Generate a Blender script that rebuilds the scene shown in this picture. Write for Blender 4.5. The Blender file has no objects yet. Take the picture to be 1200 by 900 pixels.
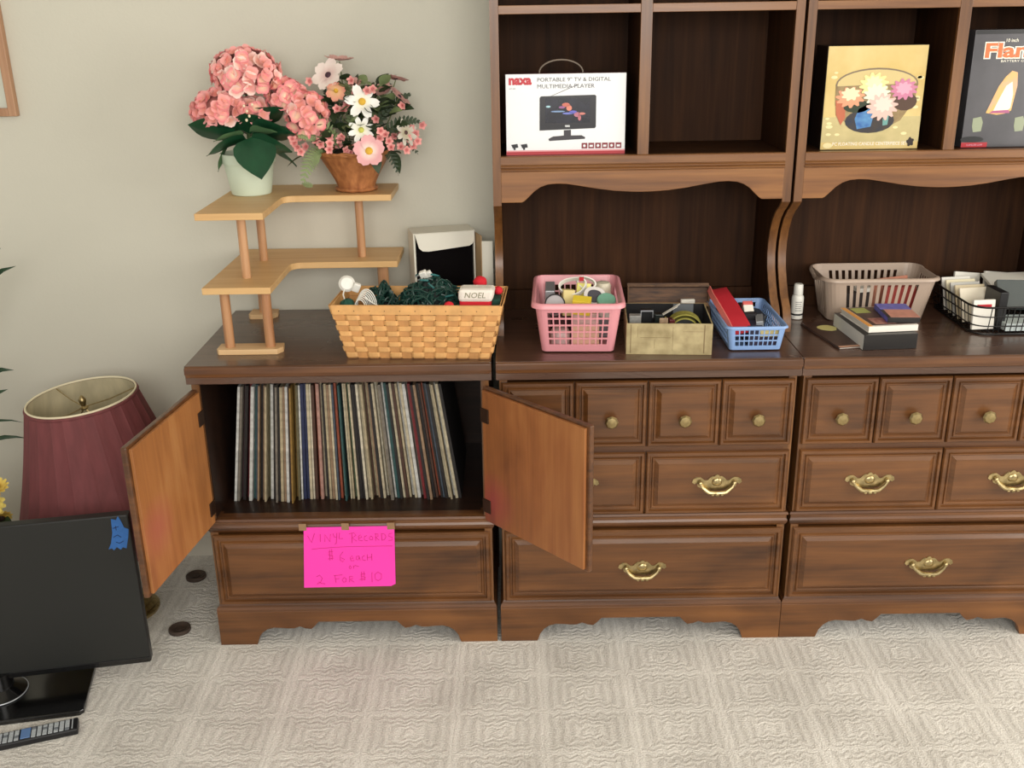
import bpy, math, random
from mathutils import Vector, Matrix, Euler
random.seed(7)
PI = math.pi
SC = bpy.context.scene
COL = SC.collection

# ------------------------------------------------------------------ camera
cam_d = bpy.data.cameras.new('camera'); cam = bpy.data.objects.new('camera', cam_d); COL.objects.link(cam)
FW = Vector((-0.00300555, 0.93923067, -0.34327353))
RT = Vector((0.99989034, -0.00215522, -0.01465148))
UP = Vector((0.01450095, 0.34327992, 0.93912119))
m = Matrix((RT, UP, -FW)).transposed().to_4x4(); m.translation = Vector((0.8202, -2.382, 1.6247))
cam.matrix_world = m
cam_d.sensor_width = 36.0; cam_d.sensor_fit = 'HORIZONTAL'; cam_d.lens = 1188.88 / 1200 * 36.0
cam_d.clip_start = 0.05
SC.camera = cam

# ------------------------------------------------------------------ light
SC.view_settings.view_transform = 'Standard'; SC.view_settings.look = 'None'
SC.view_settings.gamma = 1.0; SC.view_settings.exposure = 0.1
SC.view_settings.use_curve_mapping = False
w = bpy.data.worlds.new('world'); SC.world = w; w.use_nodes = True
w.node_tree.nodes['Background'].inputs[0].default_value = (1.0, 0.965, 0.90, 1)
w.node_tree.nodes['Background'].inputs[1].default_value = 0.62

def area(name, loc, target, sx, sy, power, col):
    d = bpy.data.lights.new(name, 'AREA'); d.shape = 'RECTANGLE'; d.size = sx; d.size_y = sy
    d.energy = power; d.color = col
    o = bpy.data.objects.new(name, d); COL.objects.link(o); o.location = loc
    o.rotation_euler = (Vector(target) - Vector(loc)).to_track_quat('-Z', 'Y').to_euler()
    return o
area('window_light', (1.1, -3.6, 2.1), (0.6, 0.2, 0.7), 2.6, 1.5, 92, (1.0, 0.97, 0.92))
area('window_light', (3.8, -1.5, 1.5), (0.6, 0.4, 0.8), 1.4, 1.5, 44, (1.0, 0.95, 0.87))

# ------------------------------------------------------------------ materials
def lin(c):
    f = lambda v: v / 12.92 if v <= 0.04045 else ((v + 0.055) / 1.055) ** 2.4
    return tuple(f(v / 255.0) for v in c) + (1.0,)

MATS = {}
def mat(name, rgb, rough=0.5, metal=0.0, coat=0.0, var=0.0, vscale=12.0, bump=0.0, bscale=60.0,
        trans=0.0, stretch=None, sss=0.0, rgb2=None, emit=None):
    if name in MATS: return MATS[name]
    M = bpy.data.materials.new(name); M.use_nodes = True; MATS[name] = M
    N = M.node_tree.nodes; L = M.node_tree.links; B = N['Principled BSDF']
    B.inputs['Roughness'].default_value = rough; B.inputs['Metallic'].default_value = metal
    B.inputs['Coat Weight'].default_value = coat; B.inputs['Coat Roughness'].default_value = 0.12
    B.inputs['Transmission Weight'].default_value = trans
    c1 = lin(rgb); c2 = lin(rgb2) if rgb2 else tuple(v * (1 - var) for v in c1[:3]) + (1,)
    tc = N.new('ShaderNodeTexCoord'); mp = N.new('ShaderNodeMapping'); L.new(tc.outputs['Object'], mp.inputs[0])
    if stretch: mp.inputs['Scale'].default_value = stretch
    if var or rgb2:
        n = N.new('ShaderNodeTexNoise'); n.inputs['Scale'].default_value = vscale; n.inputs['Detail'].default_value = 4
        L.new(mp.outputs[0], n.inputs['Vector'])
        r = N.new('ShaderNodeValToRGB'); r.color_ramp.elements[0].position = 0.32; r.color_ramp.elements[1].position = 0.68
        r.color_ramp.elements[0].color = c2; r.color_ramp.elements[1].color = c1
        L.new(n.outputs[0], r.inputs[0]); L.new(r.outputs[0], B.inputs['Base Color'])
    else:
        B.inputs['Base Color'].default_value = c1
    if bump:
        n2 = N.new('ShaderNodeTexNoise'); n2.inputs['Scale'].default_value = bscale; n2.inputs['Detail'].default_value = 3
        L.new(mp.outputs[0], n2.inputs['Vector'])
        b = N.new('ShaderNodeBump'); b.inputs['Strength'].default_value = bump; b.inputs['Distance'].default_value = 0.002
        L.new(n2.outputs[0], b.inputs['Height']); L.new(b.outputs[0], B.inputs['Normal'])
    return M

def wood(name, light, mid, dark, axis='X', rough=0.38, coat=0.25, blotch=0.5, grain=1.0, stain=None, spec=0.5):
    """long grain along axis, with blotches of darker finish"""
    if name in MATS: return MATS[name]
    M = bpy.data.materials.new(name); M.use_nodes = True; MATS[name] = M
    N = M.node_tree.nodes; L = M.node_tree.links; B = N['Principled BSDF']
    B.inputs['Coat Weight'].default_value = coat; B.inputs['Coat Roughness'].default_value = 0.2; B.inputs['Specular IOR Level'].default_value = spec
    tc = N.new('ShaderNodeTexCoord')
    def mapping(sc, off=(0, 0, 0)):
        mp = N.new('ShaderNodeMapping'); mp.inputs['Scale'].default_value = sc; mp.inputs['Location'].default_value = off
        L.new(tc.outputs['Object'], mp.inputs[0]); return mp
    ai = 'XYZ'.index(axis)
    s1 = [34.0] * 3; s1[ai] = 2.2
    s2 = [150.0] * 3; s2[ai] = 5.0
    s3 = [7.0] * 3; s3[ai] = 2.6
    def noise(sc, det, dist=0.0):
        n = N.new('ShaderNodeTexNoise'); n.inputs['Scale'].default_value = 1.0
        n.inputs['Detail'].default_value = det; n.inputs['Distortion'].default_value = dist
        L.new(mapping(sc).outputs[0], n.inputs['Vector']); return n
    n1, n2, n3 = noise(s1, 5, 0.6), noise(s2, 2), noise(s3, 3, 0.8)
    a = N.new('ShaderNodeMath'); a.operation = 'MULTIPLY_ADD'; a.inputs[1].default_value = 0.55 * grain
    a.inputs[2].default_value = 0.5 - 0.275 * grain - 0.1 * grain - 0.25 * blotch
    L.new(n1.outputs[0], a.inputs[0])
    b = N.new('ShaderNodeMath'); b.operation = 'MULTIPLY_ADD'; b.inputs[1].default_value = 0.2 * grain
    L.new(n2.outputs[0], b.inputs[0]); L.new(a.outputs[0], b.inputs[2])
    c = N.new('ShaderNodeMath'); c.operation = 'MULTIPLY_ADD'; c.inputs[1].default_value = 0.5 * blotch
    L.new(n3.outputs[0], c.inputs[0]); L.new(b.outputs[0], c.inputs[2])
    r = N.new('ShaderNodeValToRGB'); e = r.color_ramp.elements
    e[0].position = 0.34; e[0].color = lin(dark); e[1].position = 0.66; e[1].color = lin(light)
    k = e.new(0.5); k.color = lin(mid)
    L.new(c.outputs[0], r.inputs[0])
    out = r.outputs[0]
    if stain:                                   # (centre, radius, colour): a rubbed stain with a place of its own
        vd = N.new('ShaderNodeVectorMath'); vd.operation = 'DISTANCE'; vd.inputs[1].default_value = stain[0]
        L.new(tc.outputs['Object'], vd.inputs[0])
        mr = N.new('ShaderNodeMapRange'); mr.inputs[1].default_value = 0.0; mr.inputs[2].default_value = stain[1]
        mr.inputs[3].default_value = 0.75; mr.inputs[4].default_value = 0.0; L.new(vd.outputs['Value'], mr.inputs[0])
        mx = N.new('ShaderNodeMix'); mx.data_type = 'RGBA'; L.new(mr.outputs[0], mx.inputs[0])
        L.new(out, mx.inputs[6]); mx.inputs[7].default_value = lin(stain[2]); out = mx.outputs[2]
    L.new(out, B.inputs['Base Color'])
    rr = N.new('ShaderNodeMapRange'); rr.inputs[3].default_value = rough - 0.07; rr.inputs[4].default_value = rough + 0.1
    L.new(n3.outputs[0], rr.inputs[0]); L.new(rr.outputs[0], B.inputs['Roughness'])
    bp = N.new('ShaderNodeBump'); bp.inputs['Strength'].default_value = 0.12; bp.inputs['Distance'].default_value = 0.001
    L.new(n2.outputs[0], bp.inputs['Height']); L.new(bp.outputs[0], B.inputs['Normal'])
    return M

W_FRONT = wood('maple_front', (124, 79, 39), (99, 61, 29), (64, 37, 17), 'X', blotch=0.85, grain=0.75)
W_VERT = wood('maple_upright', (134, 90, 47), (112, 72, 36), (78, 47, 23), 'Z', blotch=0.4)
W_TRIM = wood('maple_trim', (113, 72, 38), (89, 54, 28), (58, 33, 17), 'X', blotch=0.5)
W_TOP = wood('top_with_sheen', (98, 72, 58), (82, 58, 46), (60, 40, 31), 'X', rough=0.27, coat=0.35, blotch=0.25)  # greyish sheen reflected from the wall is put into this wood colour
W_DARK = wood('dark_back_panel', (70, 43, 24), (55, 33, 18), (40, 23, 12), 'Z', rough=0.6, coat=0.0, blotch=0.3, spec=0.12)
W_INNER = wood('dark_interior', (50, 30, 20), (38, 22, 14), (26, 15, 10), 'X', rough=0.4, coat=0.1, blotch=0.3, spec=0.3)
W_DOOR_L = wood('door_inner_face', (184, 130, 76), (166, 108, 58), (128, 78, 40), 'Z', rough=0.45, coat=0.1, blotch=0.9, grain=0.5,
                stain=((-0.020, -0.30, 0.53), 0.085, (170, 84, 74)))
W_DOOR_R = wood('door_inner_face_stained', (168, 112, 62), (144, 88, 46), (106, 62, 32), 'Z', rough=0.45, coat=0.1, blotch=1.0, grain=0.5,
                stain=((0.775, -0.04, 0.455), 0.09, (150, 52, 60)))
W_ALDER = wood('blond_shelf_wood', (220, 184, 130), (210, 170, 115), (196, 152, 98), 'X', rough=0.5, coat=0.1, blotch=0.3, grain=0.8)
W_ALDER_Y = wood('blond_foot_wood', (226, 192, 146), (214, 176, 128), (200, 158, 110), 'X', rough=0.5, coat=0.1, blotch=0.3)
W_DOWEL = wood('dowel_wood', (206, 160, 118), (186, 138, 96), (160, 108, 72), 'Z', rough=0.45, coat=0.15, blotch=0.6)
BRASS = mat('aged_brass', (206, 186, 138), 0.3, 1.0, var=0.45, vscale=90)
BRASS2 = mat('dull_brass', (176, 156, 112), 0.38, 1.0, var=0.3, vscale=120)
HINGE = mat('hinge_bronze', (62, 42, 30), 0.45, 0.6)

# ------------------------------------------------------------------ mesh builder
class MB:
    def __init__(s): s.v = []; s.f = []
    def add(s, vs, fs):
        o = len(s.v); s.v += [tuple(p) for p in vs]; s.f += [tuple(i + o for i in f) for f in fs]; return s
    def box(s, x0, x1, y0, y1, z0, z1, M=None):
        vs = [Vector((x, y, z)) for x in (x0, x1) for y in (y0, y1) for z in (z0, z1)]
        if M is not None: vs = [M @ p for p in vs]
        return s.add(vs, [(0, 1, 3, 2), (4, 6, 7, 5), (0, 4, 5, 1), (2, 3, 7, 6), (0, 2, 6, 4), (1, 5, 7, 3)])
    def prism(s, out, axis, a, b, M=None):
        """outline (2D) extruded along axis from a to b"""
        n = len(out); vs = []
        for h in (a, b):
            for p, q in out:
                vs.append(Vector({'Y': (p, h, q), 'Z': (p, q, h), 'X': (h, p, q)}[axis]))
        if M is not None: vs = [M @ p for p in vs]
        fs = [tuple(range(n)), tuple(range(2 * n - 1, n - 1, -1))]
        fs += [(i, i + n, (i + 1) % n + n, (i + 1) % n) for i in range(n)]
        return s.add(vs, fs)
    def tube(s, pts, r, n=8, closed=False, cap=True, flat=None):
        pts = [Vector(p) for p in pts]; k = len(pts); vs = []; up = None
        for i, p in enumerate(pts):
            if closed: t = pts[(i + 1) % k] - pts[i - 1]
            else: t = pts[min(i + 1, k - 1)] - pts[max(i - 1, 0)]
            t.normalize()
            if up is None:
                up = Vector((0, 0, 1)) if abs(t.z) < 0.9 else Vector((1, 0, 0))
            a = t.cross(up)
            if a.length < 1e-5: a = t.orthogonal()
            a.normalize(); up = a.cross(t); b = up
            rr = r[i] if isinstance(r, (list, tuple)) else r
            for j in range(n):
                an = 2 * PI * j / n
                vs.append(p + a * math.cos(an) * rr * (flat or 1) + b * math.sin(an) * rr)
        fs = []
        for i in range(k if closed else k - 1):
            for j in range(n):
                q = ((i + 1) % k) * n
                fs.append((i * n + j, i * n + (j + 1) % n, q + (j + 1) % n, q + j))
        if cap and not closed:
            fs.append(tuple(range(n - 1, -1, -1))); fs.append(tuple((k - 1) * n + j for j in range(n)))
        return s.add(vs, fs)
    def lathe(s, prof, n=24, c=(0, 0), M=None, wob=None):
        """profile [(r,z)] turned about the vertical through c"""
        vs = []
        for i, (r, z) in enumerate(prof):
            for j in range(n):
                an = 2 * PI * j / n; r2 = r * (wob(an, i) if wob else 1)
                vs.append(Vector((c[0] + r2 * math.cos(an), c[1] + r2 * math.sin(an), z)))
        if M is not None: vs = [M @ p for p in vs]
        fs = [(i * n + j, i * n + (j + 1) % n, (i + 1) * n + (j + 1) % n, (i + 1) * n + j)
              for i in range(len(prof) - 1) for j in range(n)]
        if prof[0][0] > 1e-6: fs.append(tuple(range(n - 1, -1, -1)))
        if prof[-1][0] > 1e-6: fs.append(tuple((len(prof) - 1) * n + j for j in range(n)))
        return s.add(vs, fs)
    def sweep(s, prof, path, closed=False):
        """profile [(outset, z)] carried along an XY path (left normal points inwards), mitred"""
        P = [Vector(p) for p in path]; k = len(P); n = len(prof); vs = []
        for i in range(k):
            d1 = (P[i] - P[i - 1]).normalized() if (i > 0 or closed) else None
            d2 = (P[(i + 1) % k] - P[i]).normalized() if (i < k - 1 or closed) else None
            d1 = d1 or d2; d2 = d2 or d1
            n1 = Vector((d1.y, -d1.x)); n2 = Vector((d2.y, -d2.x)); nn = (n1 + n2).normalized(); sc = 1 / max(0.3, nn.dot(n1))
            for o, z in prof: vs.append((P[i].x + nn.x * o * sc, P[i].y + nn.y * o * sc, z))
        fs = []
        for i in range(k if closed else k - 1):
            q = ((i + 1) % k) * n
            for j in range(n): fs.append((i * n + j, q + j, q + (j + 1) % n, i * n + (j + 1) % n))
        if not closed: fs += [tuple(range(n)), tuple((k - 1) * n + j for j in range(n - 1, -1, -1))]
        return s.add(vs, fs)
    def blob(s, c, rx, ry, rz, n=10, m=6, M=None, jit=0.0):
        vs = [];
        for i in range(m + 1):
            t = PI * i / m
            for j in range(n):
                a = 2 * PI * j / n; q = 1 + random.uniform(-jit, jit)
                vs.append(Vector((c[0] + rx * math.sin(t) * math.cos(a) * q, c[1] + ry * math.sin(t) * math.sin(a) * q, c[2] + rz * math.cos(t) * q)))
        if M is not None: vs = [M @ p for p in vs]
        return s.add(vs, [(i * n + j, (i + 1) * n + j, (i + 1) * n + (j + 1) % n, i * n + (j + 1) % n) for i in range(m) for j in range(n)])
    def mesh(s, name, material, smooth=None):
        me = bpy.data.meshes.new(name); me.from_pydata([tuple(p) for p in s.v], [], s.f)
        me.materials.append(material)
        if smooth is not None:
            me.polygons.foreach_set('use_smooth', [True] * len(me.polygons)); me.set_sharp_from_angle(angle=math.radians(smooth))
        me.update(); return me
    def build(s, name, material, parent=None, smooth=None, bevel=0, solid=0, subd=0, label=None):
        me = s.mesh(name, material, smooth); o = bpy.data.objects.new(name, me); COL.objects.link(o)
        if parent is not None: o.parent = parent
        if solid:
            q = o.modifiers.new('solid', 'SOLIDIFY'); q.thickness = solid; q.offset = 0
        if bevel:
            q = o.modifiers.new('bevel', 'BEVEL'); q.width = bevel; q.segments = 2; q.limit_method = 'ANGLE'; q.angle_limit = math.radians(40)
        if subd:
            q = o.modifiers.new('sub', 'SUBSURF'); q.levels = subd; q.render_levels = subd
        if label: o['label'] = label
        return o

def tag(o, label, cat, group=None, kind=None):
    o['label'] = label; o['category'] = cat
    if group: o['group'] = group
    if kind: o['kind'] = kind
    return o
def thing(name, label, cat, loc=(0, 0, 0), rz=0, group=None):
    o = bpy.data.objects.new(name, None); COL.objects.link(o); o.empty_display_size = 0.05
    o.location = loc; o.rotation_euler = (0, 0, rz); return tag(o, label, cat, group)
def struct(o): o['kind'] = 'structure'; return o
def part_copy(me, name, parent, M):
    o = bpy.data.objects.new(name, me); COL.objects.link(o); o.parent = parent; o.matrix_local = M; return o
def flat(name, out, y, material, parent, th=0.0004, M=None, label=None):
    """printed flat patch in the XZ plane facing -Y"""
    return MB().prism(out, 'Y', y - th, y, M).build(name, material, parent, label=label)
def ell(cx, cz, rx, rz, n=20, a0=0, a1=2 * PI):
    full = abs(a1 - a0 - 2 * PI) < 1e-6
    return [(cx + rx * math.cos(a0 + (a1 - a0) * i / (n if full else n - 1)), cz + rz * math.sin(a0 + (a1 - a0) * i / (n if full else n - 1))) for i in range(n)]
def rect(x0, x1, z0, z1): return [(x0, z0), (x1, z0), (x1, z1), (x0, z1)]
DG = None
def text(body, x, z, y, width, height, material, parent, bold=0.0, shear=0.0, name='lettering', th=0.0004):
    """flat lettering in the XZ plane facing -Y, fitted into width x height from lower left"""
    c = bpy.data.curves.new(name, 'FONT'); c.body = body; c.offset = bold; c.shear = shear; c.resolution_u = 2
    t = bpy.data.objects.new(name, c); COL.objects.link(t)
    dg = bpy.context.evaluated_depsgraph_get(); dg.update()
    me = bpy.data.meshes.new_from_object(t.evaluated_get(dg)); bpy.data.objects.remove(t)
    xs = [v.co.x for v in me.vertices]; ys = [v.co.y for v in me.vertices]
    sx = width / (max(xs) - min(xs)); sz = height / (max(ys) - min(ys)); x0 = min(xs); y0 = min(ys)
    for v in me.vertices: v.co = (x + (v.co.x - x0) * sx, y - th, z + (v.co.y - y0) * sz)
    me.materials.clear(); me.materials.append(material)
    o = bpy.data.objects.new(name, me); COL.objects.link(o); o.parent = parent; return o

# ------------------------------------------------------------------ setting
def carpet_mat():
    M = bpy.data.materials.new('sculpted_carpet'); M.use_nodes = True
    N = M.node_tree.nodes; L = M.node_tree.links; B = N['Principled BSDF']
    B.inputs['Roughness'].default_value = 0.95; B.inputs['Sheen Weight'].default_value = 0.3
    tc = N.new('ShaderNodeTexCoord'); sep = N.new('ShaderNodeSeparateXYZ')
    nz = N.new('ShaderNodeTexNoise'); nz.inputs['Scale'].default_value = 26; nz.inputs['Detail'].default_value = 2
    L.new(tc.outputs['Object'], nz.inputs['Vector'])
    def mth(op, a, b=None, c=None):
        q = N.new('ShaderNodeMath'); q.operation = op
        for i, v in enumerate((a, b, c)):
            if v is None: continue
            if isinstance(v, (int, float)): q.inputs[i].default_value = v
            else: L.new(v, q.inputs[i])
        return q.outputs[0]
    wob = mth('MULTIPLY', mth('SUBTRACT', nz.outputs[0], 0.5), 0.035)
    L.new(tc.outputs['Object'], sep.inputs[0])
    x = mth('ADD', sep.outputs[0], mth('MULTIPLY', wob, 0.5)); 
    rip = mth('MULTIPLY', mth('SINE', mth('MULTIPLY', sep.outputs[0], 190.0)), 0.0035)
    y = mth('ADD', mth('ADD', sep.outputs[1], wob), rip)
    u = mth('ABSOLUTE', mth('SUBTRACT', mth('FRACT', mth('DIVIDE', mth('SUBTRACT', x, 0.66 - 2.17), 0.217)), 0.5))
    v = mth('ABSOLUTE', mth('SUBTRACT', mth('FRACT', mth('DIVIDE', mth('ADD', y, 15.0), 0.15)), 0.5))
    d = mth('MAXIMUM', u, v)
    ring = mth('SINE', mth('MULTIPLY', d, 2 * PI * 9.0))
    ring2 = mth('SINE', mth('MULTIPLY', d, 2 * PI * 2.4))
    fine = N.new('ShaderNodeTexNoise'); fine.inputs['Scale'].default_value = 260; fine.inputs['Detail'].default_value = 2
    L.new(tc.outputs['Object'], fine.inputs['Vector'])
    big = N.new('ShaderNodeTexNoise'); big.inputs['Scale'].default_value = 5; big.inputs['Detail'].default_value = 3
    L.new(tc.outputs['Object'], big.inputs['Vector'])
    f = mth('MULTIPLY_ADD', ring, 0.08, 0.5)
    f = mth('MULTIPLY_ADD', ring2, 0.05, f)
    f = mth('MULTIPLY_ADD', mth('SUBTRACT', fine.outputs[0], 0.5), 1.3, f)
    f = mth('MULTIPLY_ADD', mth('SUBTRACT', big.outputs[0], 0.5), 0.7, f)
    r = N.new('ShaderNodeValToRGB'); e = r.color_ramp.elements
    e[0].position = 0.1; e[0].color = lin((178, 172, 163)); e[1].position = 0.85; e[1].color = lin((240, 236, 228))
    L.new(f, r.inputs[0]); L.new(r.outputs[0], B.inputs['Base Color'])
    h = mth('MULTIPLY_ADD', ring, 0.35, mth('MULTIPLY', fine.outputs[0], 1.6))
    bp = N.new('ShaderNodeBump'); bp.inputs['Strength'].default_value = 0.55; bp.inputs['Distance'].default_value = 0.006
    L.new(h, bp.inputs['Height']); L.new(bp.outputs[0], B.inputs['Normal'])
    return M
def add_struct(name, mb, m): return struct(mb.build(name, m))
add_struct('floor', MB().box(-3.2, 4.2, -4.0, 0.56, -0.04, 0), carpet_mat())
WALL = mat('painted_wall', (209, 206, 191), 0.75, var=0.035, vscale=1.2, bump=0.15, bscale=140)
add_struct('wall_back', MB().box(-3.2, 4.2, 0.51, 0.60, 0, 2.5), WALL)
add_struct('ceiling', MB().box(-3.2, 4.2, -4.0, 0.6, 2.5, 2.56), mat('ceiling_paint', (225, 222, 212), 0.9))
add_struct('baseboard_back', MB().prism([(0.51, 0), (0.498, 0), (0.498, 0.07), (0.503, 0.085), (0.51, 0.085)], 'X', -3.2, 4.2), mat('baseboard_paint', (214, 208, 194), 0.5))

# ------------------------------------------------------------------ chests of drawers
MW = 0.762; MD = 0.50; MT = 0.814

def nested_panel(x0, x1, z0, z1, steps):
    """raised panel: steps [(inset, y)] from the outside in, facing -Y"""
    mb = MB(); vs = []; fs = []
    for ins, y in steps: vs += [(x0 + ins, y, z0 + ins), (x1 - ins, y, z0 + ins), (x1 - ins, y, z1 - ins), (x0 + ins, y, z1 - ins)]
    for k in range(len(steps) - 1):
        for j in range(4): fs.append((k * 4 + j, k * 4 + (j + 1) % 4, k * 4 + 4 + (j + 1) % 4, k * 4 + 4 + j))
    k = (len(steps) - 1) * 4; fs.append((k, k + 1, k + 2, k + 3)); fs.append((3, 2, 1, 0))
    return mb.add(vs, fs)
def knob_mesh():
    prof = [(0.006, 0), (0.006, 0.010), (0.010, 0.013), (0.0165, 0.016), (0.0175, 0.020), (0.0135, 0.0245), (0.009, 0.0255), (0, 0.026)]
    return MB().lathe(prof, 8, M=Matrix.Rotation(PI / 2, 4, 'X')).mesh('knob', BRASS2, 30)
KNOB = knob_mesh()
def pull_parts():
    half = [(0, 0.031), (0.004, 0.029), (0.007, 0.025), (0.013, 0.026), (0.019, 0.021), (0.024, 0.015), (0.031, 0.014), (0.036, 0.018), (0.043, 0.023),
            (0.053, 0.023), (0.062, 0.017), (0.064, 0.009), (0.058, 0.004), (0.052, 0.008), (0.049, -0.003), (0.041, -0.007), (0.030, -0.009), (0.020, -0.010), (0.010, -0.013), (0, -0.014)]
    out = half + [(-x, z) for x, z in half[-2:0:-1]]
    plate = MB().prism(out, 'Y', -0.0035, 0.0)
    dome = MB().blob((0, -0.003, 0.010), 0.014, 0.006, 0.012, 12, 6)
    plate.add(dome.v, dome.f)
    bail = MB()
    pts = []
    for i in range(17):
        t = i / 16; x = -0.044 + 0.088 * t
        z = 0.008 - 0.027 * math.sin(PI * t) ** 0.6 + 0.004 * abs(math.cos(PI * t * 2)) * math.sin(PI * t)
        pts.append((x, -0.010 - 0.007 * math.sin(PI * t), z))
    bail.tube(pts, [0.0036 + 0.0022 * abs(math.sin(PI * i / 8)) for i in range(17)], 7)
    bail.blob((-0.044, -0.007, 0.008), 0.007, 0.007, 0.007, 8, 5); bail.blob((0.044, -0.007, 0.008), 0.007, 0.007, 0.007, 8, 5)
    bail.blob((0, -0.017, -0.020), 0.006, 0.004, 0.006, 8, 5)
    for sx in (-1, 1): bail.blob((sx * 0.012, -0.016, -0.021), 0.005, 0.004, 0.004, 8, 5)
    return plate.mesh('backplate', BRASS, 35), bail.mesh('pull', BRASS, 50)
PLATE, BAIL = pull_parts()
def add_pull(parent, x, y, z):
    part_copy(PLATE, 'backplate', parent, Matrix.Translation((x, y, z))); part_copy(BAIL, 'pull', parent, Matrix.Translation((x, y, z)))

def scallop(wd, z_top=0.105):
    h = [(0.10, 0), (0.107, 0.022), (0.118, 0.038), (0.132, 0.048), (0.150, 0.053), (0.170, 0.052), (0.190, 0.050), (0.206, 0.050), (0.222, 0.056), (0.236, 0.050),
         (0.252, 0.047), (0.262, 0.056), (0.274, 0.070)]
    L_ = [(0, 0)] + h
    R_ = [(wd - x, z) for x, z in h[::-1]] + [(wd, 0)]
    return L_ + R_ + [(wd, z_top), (0, z_top)]
def chest(name, label, x0, doors):
    t = thing(name, label, 'cabinet' if doors else 'dresser', (x0, 0, 0))
    IN = 0.008; TOPZ = 0.764
    # carcase
    b = MB()
    b.box(IN, IN + 0.02, 0.008, MD, 0.10, TOPZ).build('side_panel', W_VERT, t)
    MB().box(MW - IN - 0.02, MW - IN, 0.008, MD, 0.10, TOPZ).build('side_panel', W_VERT, t)
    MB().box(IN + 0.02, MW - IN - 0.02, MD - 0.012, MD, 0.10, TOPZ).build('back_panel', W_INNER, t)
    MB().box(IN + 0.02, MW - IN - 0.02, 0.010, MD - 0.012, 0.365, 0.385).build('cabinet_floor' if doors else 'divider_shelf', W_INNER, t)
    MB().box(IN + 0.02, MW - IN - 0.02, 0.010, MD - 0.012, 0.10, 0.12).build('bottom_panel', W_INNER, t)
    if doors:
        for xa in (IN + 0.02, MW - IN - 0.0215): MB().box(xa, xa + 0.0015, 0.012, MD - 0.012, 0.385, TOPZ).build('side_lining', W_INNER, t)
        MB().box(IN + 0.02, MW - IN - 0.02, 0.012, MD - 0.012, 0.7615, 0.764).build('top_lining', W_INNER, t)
    # top with ogee edge
    top = MB().sweep([(0.006, 0.8135), (0.010, 0.810), (0.0105, 0.795), (0.008, 0.786), (0.003, 0.782), (0.0, 0.776), (-0.004, 0.7645), (-0.04, 0.7645), (-0.04, 0.8135)],
                     [(0.0105, MD), (0.0105, 0.0), (MW - 0.0105, 0.0), (MW - 0.0105, MD)])
    top.build('edge_moulding', W_TRIM, t, bevel=0.001)
    MB().box(-0.0, MW - 0.0, -0.005, MD, 0.7660, 0.8142).build('top', W_TOP, t, bevel=0.0015)
    # waist moulding
    MB().sweep([(0.000, 0.345), (0.004, 0.352), (0.006, 0.360), (0.003, 0.366), (0.003, 0.374), (0.007, 0.378), (0.005, 0.384), (-0.006, 0.3855), (-0.03, 0.3855), (-0.03, 0.345)],
               [(IN, 0.05), (IN, 0.008), (MW - IN, 0.008), (MW - IN, 0.05)]).build('waist_moulding', W_TRIM, t)
    # base
    MB().sweep([(0.0, 0.105), (0.0, 0.110), (-0.002, 0.117), (-0.006, 0.121), (-0.008, 0.126), (-0.03, 0.126), (-0.03, 0.105)],
               [(0, MD), (0, 0), (MW, 0), (MW, MD)]).build('base_moulding', W_TRIM, t)
    MB().prism(scallop(MW), 'Y', 0.0, 0.022).build('base_apron', W_FRONT, t, bevel=0.0012)
    for xa in (0.0, MW - 0.022):
        MB().prism([(0.022, 0), (0.10, 0), (0.12, 0.04), (0.16, 0.055), (MD - 0.16, 0.055), (MD - 0.12, 0.04), (MD - 0.10, 0), (MD, 0), (MD, 0.105), (0.022, 0.105)], 'X', xa, xa + 0.022).build('base_side', W_FRONT, t)
    # bottom drawer
    d = MB().box(IN + 0.021, MW - IN - 0.021, 0.012, 0.40, 0.128, 0.337).build('drawer', W_TRIM, t)
    nested_panel(IN + 0.006, MW - IN - 0.006, 0.1275, 0.338, [(0, 0.012), (0, 0.002), (0.004, -0.003), (0.011, -0.0035), (0.014, 0.003), (0.018, 0.003), (0.021, -0.001), (0.024, -0.001), (0.026, 0.001), (0.036, -0.0055), (0.037, -0.0065)]).build('panel', W_FRONT, d)
    if not doors: add_pull(d, MW / 2 - 0.001, -0.0058, 0.222)
    if doors: return t
    # row rails
    MB().box(IN + 0.02, MW - IN - 0.02, 0.008, 0.03, 0.561, 0.580).build('rail', W_TRIM, t)
    steps = [(0, 0.010), (0, 0.002), (0.003, -0.003), (0.009, -0.0035), (0.012, 0.003), (0.015, 0.003), (0.017, -0.001), (0.020, -0.001), (0.022, 0.001), (0.031, -0.0055), (0.032, -0.0065)]
    for z0, z1, n in ((0.578, 0.757, 4), (0.386, 0.5625, 2)):
        d = MB().box(IN + 0.021, MW - IN - 0.021, 0.010, 0.40, z0 + 0.002, z1 - 0.002).build('drawer', W_TRIM, t)
        a = IN + 0.004; wd = (MW - 2 * a) / n
        for k in range(n):
            nested_panel(a + k * wd + 0.0015, a + (k + 1) * wd - 0.0015, z0, z1, steps).build('panel', W_FRONT, d)
            if n == 4: part_copy(KNOB, 'knob', d, Matrix.Translation((a + (k + 0.5) * wd, -0.0055, (z0 + z1) / 2 - 0.012)))
            else: add_pull(d, a + (k + 0.5) * wd, -0.0058, (z0 + z1) / 2 - 0.004)
    return t

cab = chest('record_cabinet', 'brown wooden cabinet with both doors open on a row of records', 0.0, True)
chest('chest_of_drawers', 'brown chest of drawers in the middle, partly behind an open cabinet door', 0.7725, False)
chest('chest_of_drawers', 'brown chest of drawers at the right edge of the photo', 1.5355, False)

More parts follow.
